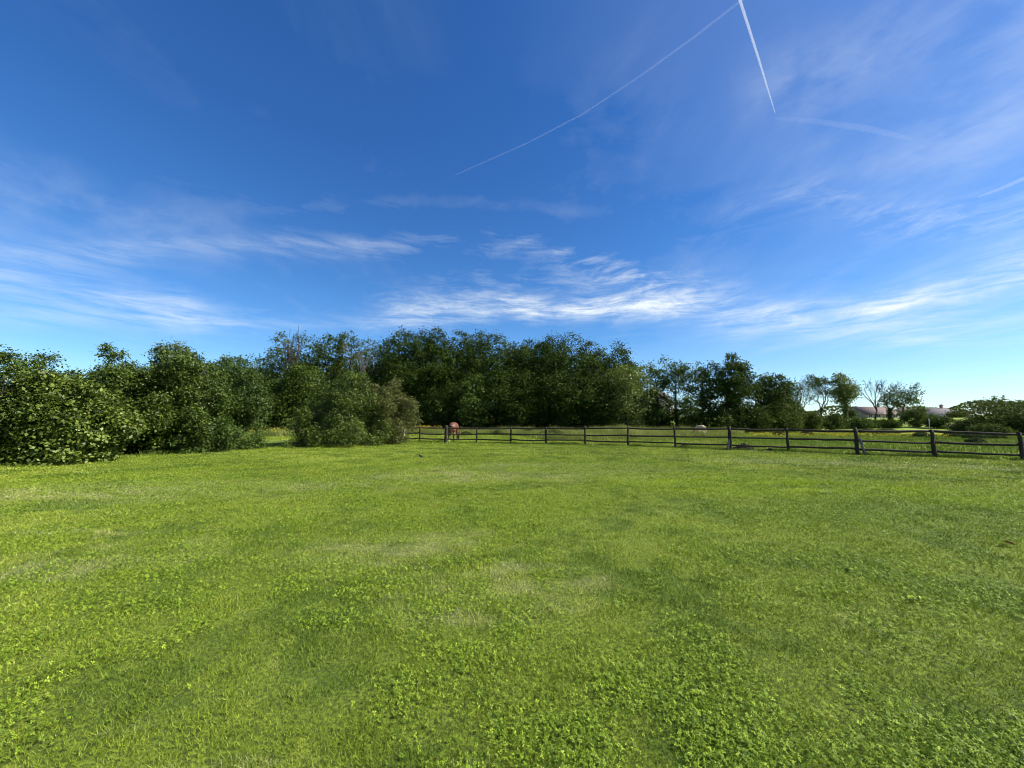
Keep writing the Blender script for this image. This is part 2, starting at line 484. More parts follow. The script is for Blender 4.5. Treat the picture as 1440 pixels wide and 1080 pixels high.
# yellow flowers
fl = []
def flowers(px0, px1, Y0, Y1, n, h0, h1, seed):
    r2 = np.random.default_rng(seed)
    Y = r2.uniform(Y0, Y1, n); px = r2.uniform(px0, px1, n)
    X = (px - 720) / F * Y
    kk = vnoise(X, Y, 1.1, 61) + r2.normal(0, .1, n) > .48
    X, Y = X[kk], Y[kk]
    fl.append(np.c_[X, Y, H(X, Y) + r2.uniform(h0, h1, len(X))])
flowers(568, 622, 46, 54, 1300, .55, 1.0, 1)
flowers(340, 408, 34, 52, 600, .5, .9, 2)
flowers(1050, 1330, 35, 43, 2200, .12, .32, 3)
flowers(700, 1000, 44, 54, 220, .5, .9, 4)
flowers(1205, 1420, 19, 30, 24, .1, .2, 5)
P = np.vstack(fl); n = len(P)
s_ = rg.uniform(.014, .034, n)
V = np.empty((n, 2, 4, 3))
for j in range(2):
    th = rg.uniform(0, 6.28, n)
    for q, (u, v) in enumerate(((-1, -1), (1, -1), (1, 1), (-1, 1))):
        V[:, j, q] = P + np.c_[s_ * u * np.cos(th), s_ * u * np.sin(th), s_ * v * (.9 if j else .25)] + np.c_[np.zeros(n), (s_ * v * (.2 if j else .9)), np.zeros(n)]
mb = MB(); mb.add(V.reshape(-1, 3), np.arange(n * 8).reshape(-1, 4))
tag(mb.build('yellow_flowers', M['petal'], attrs={'tint': np.repeat(rg.random(n), 2)}), 'yellow wild flowers in the meadow behind the fence', 'flowers', kind='stuff')

# ------------------------------------------------------------------ foliage
def unit(v): return v / (np.linalg.norm(v, axis=-1, keepdims=True) + 1e-9)

def leaf_quads(P, N, size, rg, asp=.6, droop=.35, fold=.12):
    n = len(P)
    A = rg.normal(size=(n, 3)); A[:, 2] -= droop
    A = A - N * np.sum(A * N, 1)[:, None]; A = unit(A)
    B = np.cross(N, A)
    s = size[:, None]
    V = np.empty((n, 4, 3))
    V[:, 0] = P - A * s * .5
    V[:, 1] = P + B * s * asp * .5 + N * s * fold
    V[:, 2] = P + A * s * .5
    V[:, 3] = P - B * s * asp * .5 + N * s * fold
    return V.reshape(-1, 3)

def crown_points(lobes, n_leaf, per, cs, rg, up=.25, inner=.15, shoots=0.0, shoot_len=.6):
    """lobes: (n,6) centre + radii. Returns leaf positions, normals, tint"""
    C, Rr = lobes[:, :3], lobes[:, 3:]
    ncl = max(8, int(n_leaf / per))
    w = (Rr[:, 0] * Rr[:, 2]); w = w / w.sum()
    need = ncl; out = []; dirs = []
    while need > 0:
        m_ = need * 2 + 50
        li = rg.choice(len(C), m_, p=w)
        D = rg.normal(size=(m_, 3)); D[:, 2] += up; D = unit(D)
        rad = np.where(rg.random(m_) < inner, rg.uniform(.2, .8, m_), rg.uniform(.82, 1.06, m_))
        P = C[li] + D * Rr[li] * rad[:, None]
        dmin = np.full(m_, 9.0)
        for c, r in zip(C, Rr):
            dd = np.linalg.norm((P - c) / r, axis=1)
            dmin = np.minimum(dmin, dd)
        ok = (dmin > .74) | (rg.random(m_) < inner)
        P, D = P[ok][:need], D[ok][:need]
        out.append(P); dirs.append(D); need -= len(P)
    P = np.vstack(out); D = np.vstack(dirs); ncl = len(P)
    # thin some clusters so gaps show
    cnt = np.maximum(2, (per * rg.uniform(.35, 1.65, ncl))).astype(int)
    ci = np.repeat(np.arange(ncl), cnt)
    n = len(ci)
    G = rg.normal(size=(n, 3)) * np.array([1, 1, .62])
    csz = cs * rg.uniform(.6, 1.35, ncl)
    LP = P[ci] + G * csz[ci][:, None]
    LP[:, 2] -= .25 * csz[ci] * (G[:, 0] ** 2 + G[:, 1] ** 2) * .5
    LN = unit(D[ci] * .55 + np.array([0, 0, .45]) + rg.normal(size=(n, 3)) * .6)
    ct = rg.normal(.5 + rg.normal(0, .07), .23, ncl)
    T = ct[ci] + rg.normal(0, .14, n)
    if shoots > 0:
        ns = int(ncl * shoots)
        sel = rg.choice(ncl, ns)
        up_d = unit(D[sel] * .7 + np.array([0, 0, .8]) + rg.normal(size=(ns, 3)) * .25)
        L = shoot_len * rg.uniform(.4, 1.2, ns)
        k_ = 12
        tt = np.tile(np.linspace(0, 1, k_), ns); si = np.repeat(np.arange(ns), k_)
        SP_ = P[sel][si] + up_d[si] * (tt * L[si])[:, None] + rg.normal(size=(len(tt), 3)) * (cs * .22)
        SN = unit(rg.normal(size=(len(tt), 3)) + np.array([0, 0, .3]))
        LP = np.vstack([LP, SP_]); LN = np.vstack([LN, SN]); T = np.r_[T, rg.normal(.6, .15, len(tt))]
    return LP, LN, np.clip(T, 0, 1)

def make_lobes(n, hw, hd, z0, z1, rg, rr=(.26, .42), taper=0.0, lean=(0, 0), spread=.72):
    hh = (z1 - z0) / 2; zc = (z0 + z1) / 2
    D = unit(rg.normal(size=(n, 3))); 
    # golden spiral keeps the lobes evenly round the crown
    i = np.arange(n) + .5
    ph = np.arccos(1 - 2 * i / n); th = math.pi * (1 + 5 ** .5) * i + rg.uniform(0, 6)
    D = np.c_[np.sin(ph) * np.cos(th), np.sin(ph) * np.sin(th), np.cos(ph)] + rg.normal(size=(n, 3)) * .16
    rad = spread * rg.uniform(.72, 1.08, n)
    Pn = D * rad[:, None]
    r = rg.uniform(rr[0], rr[1], n)
    Pn = np.vstack([Pn, [[0, 0, 0]]]); r = np.r_[r, .5]
    sc = 1 - taper * Pn[:, 2]
    ex = np.max(np.abs(Pn[:, 0] * sc) + r * sc); ey = np.max(np.abs(Pn[:, 1] * sc) + r * sc)
    rz = min(1.0, hw / hh * 1.15)
    C = np.c_[Pn[:, 0] * sc / ex * hw, Pn[:, 1] * sc / ey * hd, Pn[:, 2] * hh]
    Rr = np.c_[r * sc * hw / ex, r * sc * hd / ey, r * hh * rz]
    top = np.max(C[:, 2] + Rr[:, 2]); bot = np.min(C[:, 2] - Rr[:, 2])
    k_ = 2 * hh / (top - bot)
    C[:, 2] = (C[:, 2] - bot) * k_ + z0; Rr[:, 2] *= k_
    f = (C[:, 2] - z0) / max(z1, .1)
    C[:, 0] += lean[0] * f; C[:, 1] += lean[1] * f
    return np.c_[C, Rr]

def bend(p0, p1, k, rg, w=.12, sag=0.0):
    t = np.linspace(0, 1, k)[:, None]
    L = np.linalg.norm(p1 - p0)
    off = rg.normal(size=3) * w * L
    return p0 * (1 - t) + p1 * t + off * (np.sin(t * math.pi)) + np.array([0, 0, sag * L]) * np.sin(t * math.pi)

def tree(name, label, cat, px, top, Y, wpx, mat, seed, lo=.15, lobes=14, leaves=9000, per=14, cs=.5, ls=.28, group=None,
         bark='bark', taper=0.0, lean=(0, 0), shoots=.05, trunk_r=None, rr=(.26, .42), multi=1, depth=1.0, X=None, inner=.15, base_px=None, spread=.72,
         limb_n=None, up=.25, asp=.6, ivy=False):
    rg = np.random.default_rng(seed)
    bx = ((base_px or px) - 720) / F * Y if X is None else X
    bz = Hs(bx, Y)
    h = at(px, top, Y)[2] - bz
    w = wpx * Y / F
    offx = (px - (base_px or px)) / F * Y
    root = empty(name, (bx, Y, bz))
    tag(root, label, cat, group)
    z0 = lo * h
    LB = make_lobes(lobes, w / 2, w / 2 * depth, z0, h - (.15 * cs), rg, rr, taper, (offx + lean[0], lean[1]), spread)
    P, N, T = crown_points(LB, leaves, per, cs, rg, up, inner, shoots, cs * 1.6)
    k = P[:, 2] > .03
    P, N, T = P[k], N[k], T[k]
    S = ls * rg.uniform(.6, 1.35, len(P))
    if ivy:      # leaves close round the trunk as well
        m_ = int(leaves * .35)
        zz = rg.uniform(.05, .8, m_) * h; th = rg.uniform(0, 6.28, m_); r0 = (.45 + .25 * np.sin(zz * 2.1)) * rg.uniform(.5, 1.1, m_)
        IP = np.c_[r0 * np.cos(th) + offx * zz / h, r0 * np.sin(th), zz]
        P = np.vstack([P, IP]); N = np.vstack([N, unit(np.c_[np.cos(th), np.sin(th), .3 + 0 * th] + rg.normal(size=(m_, 3)) * .4)])
        T = np.r_[T, np.clip(rg.normal(.4, .2, m_), 0, 1)]; S = np.r_[S, ls * rg.uniform(.6, 1.2, m_)]
    # trunk and limbs
    tb = MB()
    r0 = trunk_r or (.018 * h + .03)
    stems = []
    for s in range(multi):
        a = rg.uniform(0, 6.28); dist = .0 if multi == 1 else .03 * w
        base = np.array([math.cos(a) * dist, math.sin(a) * dist, -.08])
        topp = np.array([offx * .85 + (0 if multi == 1 else math.cos(a) * w * .25), 0 if multi == 1 else math.sin(a) * w * .2, h * .82])
        path = bend(base, topp, 9, rg, .035)
        rad = r0 / math.sqrt(multi) * np.linspace(1, .16, 9); rad[0] *= 1.45
        tb.tube(path, rad, 8, .06, rg)
        stems.append((path, rad))
    order = rg.permutation(len(LB))[: (limb_n or len(LB))]
    for j in order:
        path, rad = stems[rg.integers(len(stems))]
        c = LB[j, :3]
        zt = np.clip(c[2] - LB[j, 5] * .6 - .12 * h * rg.random(), .12 * h, .78 * h)
        ti = np.clip(np.searchsorted(path[:, 2], zt), 1, 8)
        p0 = path[ti]
        lr = max(.012, rad[ti] * .55)
        bp = bend(p0, c, 6, rg, .08, .05)
        tb.tube(bp, lr * np.linspace(1, .3, 6), 6)
        for q in range(3):
            e = c + unit(rg.normal(size=3) + [0, 0, .4]) * LB[j, 3:] * .9
            tb.tube(bend(bp[3 + q % 3], e, 4, rg, .1), lr * .38 * np.linspace(1, .25, 4), 5)
    tb.build('trunk', M[bark], root, smooth_=True)
    mb = MB(); mb.add(leaf_quads(P, N, S, rg, asp), np.arange(len(P) * 4).reshape(-1, 4))
    mb.build('crown', M[mat], root, attrs={'tint': T})
    return root

def bare_tree(name, label, px, top, Y, wpx, seed, bark='bark', group=None, leaf_n=0, mat='wood_olive', base_px=None, trunk_f=.3, lean=0.0, ivy_h=0.0, ls=.16, rmin=.014):
    rg = np.random.default_rng(seed)
    bx = ((base_px or px) - 720) / F * Y; bz = Hs(bx, Y)
    h = at(px, top, Y)[2] - bz; w = wpx * Y / F
    root = empty(name, (bx, Y, bz)); tag(root, label, 'tree', group)
    segs = []; tips = []
    def grow(p, d, L, r, lev):
        k = 5
        pts = [p]; dd = d
        for i in range(k - 1):
            dd = unit(dd + rg.normal(size=3) * .13 + np.array([0, 0, .05]))
            pts.append(pts[-1] + dd * L / (k - 1))
        segs.append((np.array(pts), np.linspace(r, r * .6, k), lev))
        if lev >= 5 or r < rmin * .6:
            tips.append(pts[-1]); return
        nb = 3 if lev < 2 else 2 + (rg.random() < .5)
        for b in range(nb):
            ax = unit(rg.normal(size=3))
            side = unit(np.cross(dd, ax))
            ang = rg.uniform(.3, .75) if b else rg.uniform(.08, .3)
            nd = unit(dd * math.cos(ang) + side * math.sin(ang) + np.array([0, 0, .12]))
            st = pts[-1] if b == 0 or lev < 1 else pts[rg.integers(2, k)]
            grow(st, nd, L * rg.uniform(.62, .86), r * (.62 if b == 0 else .48), lev + 1)
    grow(np.array([0, 0, -.08]), unit(np.array([lean, 0, 1.0])), h * trunk_f, .022 * h, 0)
    allp = np.vstack([s[0] for s in segs])
    ez = allp[:, 2].max(); sx = (w / 2) / max(1e-3, np.percentile(np.abs(allp[:, 0] - np.median(allp[:, 0])), 98))
    offx = (px - (base_px or px)) / F * Y
    def fit(q):
        q = q.copy(); f = np.clip(q[:, 2] / ez, 0, 1)
        q[:, 0] = q[:, 0] * (1 + (sx - 1) * np.minimum(1, f * 2)) + offx * f; q[:, 1] *= (1 + (sx - 1) * np.minimum(1, f * 2))
        q[:, 2] *= h / ez; return q
    tb = MB(); bb = MB()
    for pts, rad, lev in segs:
        (tb if lev < 2 else bb).tube(fit(pts), np.maximum(rad, rmin), 7 if lev < 2 else 4)
    tb.build('trunk', M[bark], root, smooth_=True)
    bb.build('branches', M[bark], root)
    P = []; 
    if leaf_n:
        tp = fit(np.array(tips)); sel = rg.choice(len(tp), leaf_n)
        # leaves gather on some boughs more than on others
        wgt = vnoise(tp[:, 0], tp[:, 2], h * .16, seed)
        sel = rg.choice(len(tp), leaf_n, p=wgt ** 2.5 / np.sum(wgt ** 2.5))
        P.append(tp[sel] + rg.normal(size=(leaf_n, 3)) * .22)
    if P:
        P = np.vstack(P); N = unit(rg.normal(size=P.shape) + [0, 0, .5])
        mb = MB(); mb.add(leaf_quads(P, N, ls * rg.uniform(.6, 1.3, len(P)), rg), np.arange(len(P) * 4).reshape(-1, 4))
        mb.build('crown', M[mat], root, attrs={'tint': np.clip(rg.normal(.5, .2, len(P)), 0, 1)})
    if ivy_h:
        m_ = 1600; zz = rg.uniform(0, ivy_h, m_) * h; th = rg.uniform(0, 6.28, m_); r0 = rg.uniform(.1, .5, m_)
        IP = np.c_[r0 * np.cos(th), r0 * np.sin(th), zz]
        N = unit(np.c_[np.cos(th), np.sin(th), .4 + 0 * th] + rg.normal(size=(m_, 3)) * .4)
        mb = MB(); mb.add(leaf_quads(IP, N, ls * rg.uniform(.7, 1.3, m_), rg), np.arange(m_ * 4).reshape(-1, 4))
        mb.build('ivy', M['wood'], root, attrs={'tint': np.clip(rg.normal(.4, .2, m_), 0, 1)})
    return root

# ---- hedge of big shrubs along the left side of the lawn
HG = 'shrubs of the hedge along the left side of the lawn'
def shrub(label, px, top, Y, wpx, mat, seed, leaves=30000, ls=.100, cs=.165, lobes=56, cat='shrub', group=HG, depth=1.0, lo=-.28, taper=.12, name='hedge_shrub', **kw):
    return tree(name, label, cat, px, top, Y, wpx, mat, seed, lo=lo, lobes=lobes, leaves=int(leaves * 1.4), per=34, cs=cs, ls=ls, group=group,
                shoots=.14, multi=4, taper=taper, rr=(.12, .205), spread=.87, limb_n=22, depth=depth, inner=.05, trunk_r=.09, **kw)
shrub('olive hedge shrub cut by the left edge of the photo', -30, 492, 13.4, 200, 'hedge', 101, 52000)
shrub('lower hedge shrub at the lawn edge on the left, sunlight put into its leaf colour', 104, 526, 14.7, 150, 'bright', 102, 32000, ls=.14, lo=-.3, depth=.7)
shrub('hedge shrub with the dip in its top, behind the lower shrub coloured as sunlit', 92, 500, 17.6, 178, 'hedge', 103, 30000)
shrub('tallest olive-green hedge shrub with a spiky peak', 180, 482, 18.2, 150, 'hedge', 104, 52000)
shrub('broad olive hedge shrub right of the spiky tallest one', 248, 489, 19.2, 136, 'hedge', 105, 48000)
shrub('darker green hedge shrub at the right end of the hedge by the gap', 320, 498, 21.4, 116, 'hedge_dark', 106, 42000)
shrub('low leafy skirt of shrub at the foot of the hedge left of the gap', 288, 556, 19.4, 100, 'hedge_dark', 107, 18000)
shrub('large rounded green bush standing alone right of the hedge gap', 484, 522, 25.0, 142, 'hedge', 111, 50000, taper=.30, lo=-.4, name='round_bush', cat='bush', group=None)
shrub('slightly russet bush leaning out beside the left end of the fence', 548, 529, 26.6, 84, 'russet', 112, 26000, name='russet_bush', cat='bush', group=None)

# ---- the wood
WG = 'trees of the wood behind the meadow'
W = [
 (352, 494, 57, 76, 'wood_light', 'mid-green tree at the left end of the wood, above the hedge gap', {}),
 (397, 473, 58, 60, 'wood_light', 'feathery light green tree left of the bare twiggy treetop', dict(shoots=.2, leaves=9000)),
 (452, 468, 58, 74, 'wood', 'dark leafy tree right of the bare twiggy treetop', {}),
 (492, 463, 59, 64, 'wood_olive', 'thin olive-topped tree above the round bush, with airy top', dict(leaves=7500, shoots=.2)),
 (538, 474, 61, 60, 'wood_olive', 'sparse olive tree with sky showing through, left of the tallest dense tree', dict(leaves=7000, shoots=.15)),
 (588, 460, 57, 92, 'wood', 'tallest dense dark tree of the wood, above the left end of the fence', dict(leaves=29000)),
 (644, 467, 58, 84, 'wood', 'dense dark tree behind the brown horse', dict(leaves=26000)),
 (697, 472, 57, 80, 'wood', 'dense tree with a level top, second to the right of the tallest one', dict(leaves=26000)),
 (748, 474, 59, 78, 'wood', 'dense flat-topped tree in the middle of the wood', dict(leaves=26000)),
 (797, 469, 58, 78, 'wood', 'dense tree whose crown makes the high bump right of the middle of the wood', dict(leaves=26000)),
 (845, 481, 59, 66, 'wood', 'tree stepping down at the right shoulder of the wood', dict(leaves=19000)),
 (879, 490, 61, 40, 'wood', 'narrow dark tree at the right end of the wood, behind the yellow-green one', {}),
 (880, 511, 53.5, 66, 'yellow_leaf', 'yellow-green tree closing the right end of the wood', dict(leaves=16000, lo=.04)),
 (664, 524, 52, 40, 'wood_light', 'small sunlit mid-green tree standing out in front of the dark wood', dict(leaves=7000, lo=.0)),
 (612, 512, 54.5, 60, 'wood', 'lower dark tree in front of the tallest one in the wood', dict(lo=.05)),
 (720, 518, 54, 66, 'wood', 'lower dark tree at the wood edge right of the small sunlit tree', dict(lo=.05)),
 (782, 508, 54, 70, 'wood', 'broad dark tree at the wood edge behind the middle of the fence', dict(lo=.05)),
 (832, 522, 53.5, 56, 'wood', 'low tree at the wood edge left of the yellow-green tree', dict(lo=.05)),
 (556, 500, 55, 62, 'wood', 'dark tree just above the russet bush', dict(lo=.05)),
 (505, 506, 54, 60, 'wood', 'dark tree right above the round bush', dict(lo=.05)),
 (420, 516, 50, 70, 'wood', 'dark tree above the left side of the round bush', dict(lo=.05)),
 (378, 540, 48, 46, 'wood', 'dark low tree seen in the gap between hedge and round bush', dict(lo=.1)),
]
for i, (px, top, Y, w, mat, lab, kw) in enumerate(W):
    a = dict(lo=.08, lobes=28, leaves=19000, per=20, cs=.40, ls=.26, group=WG, shoots=.0, rr=(.24, .36), spread=.74, limb_n=18, inner=.06)
    a.update(kw)
    tree('woodland_tree', lab, 'tree', px, top, Y, w * 1.32, mat, 200 + i, **a)
tree('distant_tree', 'rounded bluish-green treetop showing over the hedge left of the wood', 'tree', 246, 483, 44, 76, 'silver', 240, leaves=8000, ls=.24)
bare_tree('bare_tree', 'bare twiggy treetop rising out of the left part of the wood', 420, 463, 56, 44, 301, 'bark', rmin=.014)
bare_tree('bare_tree', 'pale dead-limbed tree in the wood above the round bush', 507, 480, 54, 40, 302, 'pale_bark', leaf_n=500, rmin=.014)
# the shaded inside of the wood: one mass
def wood_mass():
    rg = np.random.default_rng(77)
    LBs = []
    for i in range(70):
        px = rg.uniform(340, 905); Y = rg.uniform(58.5, 72)
        hmax = np.interp(px, [350, 420, 590, 800, 860, 900], [9.5, 12.4, 14.2, 13.6, 12.0, 8])
        X = (px - 720) / F * Y
        for q in range(6):
            zc = rg.uniform(1.5, hmax - 2.2) if q < 4 else rg.uniform(.2, 2.0)
            LBs.append([X + rg.normal() * 1.5, Y + rg.normal(), zc, 2.4, 2.0, 1.9])
    LBs = np.array(LBs)
    P, N, T = crown_points(LBs, 70000, 14, .6, rg, .2, .15)
    k = P[:, 2] > .1; P, N, T = P[k], N[k], T[k]
    mb = MB(); mb.add(leaf_quads(P, N, .42 * rg.uniform(.6, 1.3, len(P)), rg), np.arange(len(P) * 4).reshape(-1, 4))
    P[:, 2] += 0
    tag(mb.build('wood_interior', M['wood'], attrs={'tint': T}), 'shaded inner mass of the wood behind its front trees', 'wood', kind='stuff')
wood_mass()
def undergrowth():
    rg = np.random.default_rng(78); LBs = []
    for px in np.arange(335, 1140, 6.5):
        Y = np.interp(px, [335, 900, 1000, 1140], [57.5, 57.5, 54.5, 57]) + rg.uniform(-.6, 1.2); X = (px - 720) / F * Y
        h_ = rg.uniform(.9, 2.1)
        LBs.append([X, Y, h_ * .45, rg.uniform(.7, 1.2), .9, h_ * .6])
    LBs = np.array(LBs)
    P, N, T = crown_points(LBs, 40000, 20, .3, rg, .2, .2)
    P[:, 2] = np.abs(P[:, 2])
    mb = MB(); mb.add(leaf_quads(P, N, .26 * rg.uniform(.6, 1.3, len(P)), rg), np.arange(len(P) * 4).reshape(-1, 4))
    tag(mb.build('undergrowth', M['wood'], attrs={'tint': T}), 'dark undergrowth below the trees along the far edge of the meadow', 'undergrowth', kind='stuff')
undergrowth()

# ---- tree row right of the wood
RG = 'trees of the row right of the wood'
RT = [
 (922, 511, 54, 38, 'wood_light', 'thin airy tree first right of the wood, sky showing through', dict(leaves=2600, lo=.3, cs=.4, ls=.24, shoots=.3, inner=.05)),
 (951, 502, 53, 48, 'wood_light', 'slender tree with a high leafy head and open stem, right of the wood', dict(leaves=3000, lo=.42, cs=.42, ls=.24, shoots=.2, inner=.05)),
 (990, 506, 52, 62, 'wood', 'spreading dark tree with small sky gaps, left of the tall domed tree', dict(leaves=6500, lo=.2, inner=.08)),
 (1034, 496, 50, 62, 'wood', 'tall domed dark tree, highest of the row right of the wood', dict(leaves=13000, lo=.12)),
 (1084, 523, 51, 66, 'wood', 'broad lower tree leaning right beside the tall domed tree', dict(leaves=10000, lo=.12)),
 (1108, 537, 53, 34, 'wood', 'small tree at the right end of the dark row', dict(leaves=4500, lo=.1)),
 (1188, 525, 62, 34, 'yellow_leaf', 'ivy-clad columnar tree with a bright green head', dict(leaves=5500, lo=.42, cs=.4, ls=.25, ivy=True)),
]
for i, (px, top, Y, w, mat, lab, kw) in enumerate(RT):
    a = dict(lo=.15, lobes=26, leaves=12000, per=20, cs=.36, ls=.25, group=RG, shoots=.05, rr=(.2, .32), spread=.78, limb_n=18, inner=.05)
    a.update(kw)
    tree('field_tree', lab, 'tree', px, top, Y, w, mat, 400 + i, **a)
bare_tree('field_tree', 'thin twiggy half-leaved tree left of the open sparse tree', 1122, 531, 60, 24, 421, group=RG, leaf_n=700, mat='wood')
bare_tree('field_tree', 'open sparse-leaved tree with dark visible boughs, left of the ivy-clad tree', 1153, 527, 62, 56, 422, group=RG, leaf_n=2600, mat='wood', ls=.2)
bare_tree('bare_tree', 'bare fan-shaped tree in front of the red-roofed house', 1228, 531, 66, 46, 423, group=RG, rmin=.02)
bare_tree('bare_tree', 'bare tree with an ivy-wrapped trunk right of the fan-shaped bare tree', 1250, 533, 67, 40, 424, group=RG, leaf_n=260, ivy_h=.38, rmin=.02)
tree('field_tree', 'leafy tree leaning right beside the bare trees', 'tree', 1282, 541, 66, 46, 'wood_light', 425, lo=.4, lobes=16, leaves=3000, per=26, cs=.42, ls=.24, group=RG, base_px=1263, shoots=.25, inner=.03, rr=(.16, .28), spread=.85)

# ---- understory bushes
UG = 'bushes along the far edge of the pasture'
U = [
 (925, 566, 53, 52, 'wood', 'dark bush under the thin airy tree'),
 (962, 556, 51, 70, 'wood', 'dark bush under the slender high-headed tree'),
 (1008, 562, 50, 60, 'wood', 'dark bush left of the foot of the tall domed tree'),
 (1058, 566, 49, 76, 'wood', 'dark bush right of the foot of the tall domed tree'),
 (1100, 570, 49.5, 52, 'wood_olive', 'mid-green bush at the foot of the broad lower tree'),
 (1136, 580, 57, 34, 'wood_olive', 'olive bush below the open sparse tree'),
 (1168, 582, 58, 30, 'wood', 'dark bush at the foot of the ivy-clad tree, left side'),
 (1204, 588, 60, 32, 'wood_light', 'light green bush right of the ivy-clad tree'),
 (1222, 591, 62, 28, 'wood', 'low dark bush below the fan-shaped bare tree'),
 (1246, 591, 61, 30, 'wood', 'low dark bush below the ivy-wrapped bare tree'),
 (1286, 571, 61, 42, 'wood_light', 'tall soft green bush in front of the grey-roofed house'),
 (1324, 586, 57, 36, 'wood', 'dark rounded bush beside the slim pale pole'),
 (1358, 594, 51, 46, 'yellow_leaf', 'pale yellow-green low bush left of the dark right-hand hedge'),
 (1372, 588, 50, 40, 'wood_olive', 'olive bush at the left end of the right-hand hedge'),
 (1412, 586, 46, 46, 'wood_light', 'dark bush in the middle of the right-hand hedge'),
 (1446, 579, 44, 46, 'wood_olive', 'olive bush cut by the right edge of the photo'),
 (1388, 597, 43, 36, 'wood_olive', 'low olive bush in front of the right-hand hedge'),
]
for i, (px, top, Y, w, mat, lab) in enumerate(U):
    tree('field_bush', lab, 'bush', px, top, Y, w, mat, 500 + i, lo=-.05, lobes=30, leaves=6500, per=30, cs=.3, ls=.2, group=UG, shoots=.12, multi=3, rr=(.14, .26), spread=.85, limb_n=12, trunk_r=.08)
tree('field_tree', 'small leafy tree standing above the right-hand hedge', 'tree', 1390, 559, 48, 56, 'wood_olive', 530, lo=.25, leaves=2400, cs=.36, ls=.2, shoots=.3, inner=.05)
tree('field_tree', 'leafy treetop above the hedge near the right edge', 'tree', 1431, 563, 47, 36, 'wood_light', 531, lo=.25, leaves=1900, cs=.34, ls=.2, shoots=.3, inner=.05)
tree('distant_tree', 'small distant tree right of the grey-roofed house', 'tree', 1345, 577, 105, 26, 'wood_olive', 532, lo=.0, leaves=2500, cs=.5, ls=.32)
tree('distant_tree', 'small distant dark tree left of the red-roofed house', 'tree', 1196, 576, 110, 10, 'wood', 533, lo=.0, leaves=1500, cs=.5, ls=.32)

# far tree line closing the horizon
def far_line():
    rg = np.random.default_rng(91)
    P = []; 
    n = 26000
    th = rg.uniform(R(-75), R(75), n); rr = rg.uniform(230, 260, n)
    X, Y = rr * np.sin(th), rr * np.cos(th)
    top = 2.0 + 4.5 * vnoise(th * 60, th * 0, 2.2, 92) 
    Z = H(X, Y) + top * np.sqrt(rg.random(n))
    P = np.c_[X, Y, Z]; N = unit(rg.normal(size=(n, 3)) + np.c_[-X / rr, -Y / rr, .4 + 0 * X])
    mb = MB(); mb.add(leaf_quads(P, N, 1.1 * rg.uniform(.6, 1.3, n), rg), np.arange(n * 4).reshape(-1, 4))
    tag(mb.build('far_tree_line', M['wood_olive'], attrs={'tint': np.clip(rg.normal(.5, .2, n), 0, 1)}), 'far-off line of low trees on the horizon', 'trees', kind='stuff')
far_line()

# ---- weed clumps in the pasture
WD = 'dark weed clumps in the pasture behind the fence'
WCL = [
 (655, 611, 'dark weed clump behind the fence right of the brown horse', .5, .35),
 (700, 610, 'dark weed clump in the grass left of the middle of the fence', .55, .4),
 (742, 609, 'weed clump at the left edge of the tall grass', .6, .5),
 (775, 613, 'broad dark weed clump at the near edge of the tall grass', 1.1, .6),
 (1095, 612, 'weed clump beside the yellow flowers behind the fence', .45, .4),
 (1135, 611, 'weed clump left of the braced fence post', .5, .4),
 (1222, 609, 'weed clump just right of the braced fence post', .9, .5),
 (1246, 610, 'larger grey-green weed clump right of the braced fence post', 1.1, .55),
 (1296, 614, 'weed clump just left of the second fence post from the right', .6, .4),
 (1345, 613, 'low weed clump under the yellow-green bush', .9, .4),
 (1371, 616, 'dark weed clump left of the pair near the right edge', .7, .42),
 (1395, 616, 'dark weed clump, right one of the pair near the right edge', .8, .45),
 (1372, 623, 'small weed clump in front of the pair near the right edge', .45, .3),
]
for i, (px, py, lab, rad, hh) in enumerate(WCL):
    g_ = ground(px, py + 1.5)
    rg2 = np.random.default_rng(600 + i)
    root = empty('weed_clump', (g_[0], g_[1], Hs(g_[0], g_[1]))); tag(root, lab, 'weeds', WD)
    n = int(900 + 700 * rad)
    a = rg2.uniform(0, 6.28, n); q = rad * np.sqrt(rg2.random(n)); hh *= 1.35; zt = hh * (1 - .55 * (q / rad) ** 2)
    z = zt * rg2.random(n) ** .6
    P = np.c_[q * np.cos(a) * 1.2, q * np.sin(a) * .9, z]
    N = unit(np.c_[np.cos(a) * .5, np.sin(a) * .5, .7 + 0 * a] + rg2.normal(size=(n, 3)) * .5)
    mb = MB(); mb.add(leaf_quads(P, N, .15 * rg2.uniform(.5, 1.3, n), rg2, .4), np.arange(n * 4).reshape(-1, 4))
    mb.build('leaves', M['weed'], root, attrs={'tint': np.clip(rg2.normal(.45, .22, n), 0, 1)})
    sb = MB()
    for s in range(9):
        a1 = rg2.uniform(0, 6.28); r1 = rad * .7 * rg2.random()
        b0 = np.array([.004 * math.cos(a1), .004 * math.sin(a1), -.03]); b1 = np.array([r1 * math.cos(a1), r1 * math.sin(a1), hh * rg2.uniform(.8, 1.25)])
        sb.tube(bend(b0, b1, 4, rg2, .05), np.linspace(.012, .005, 4), 5)
    sb.build('stems', M['weed'], root, attrs={'tint': np.full(sum(len(q_) for q_ in sb.Q) + sum(len(q_) for q_ in sb.T), .5)})

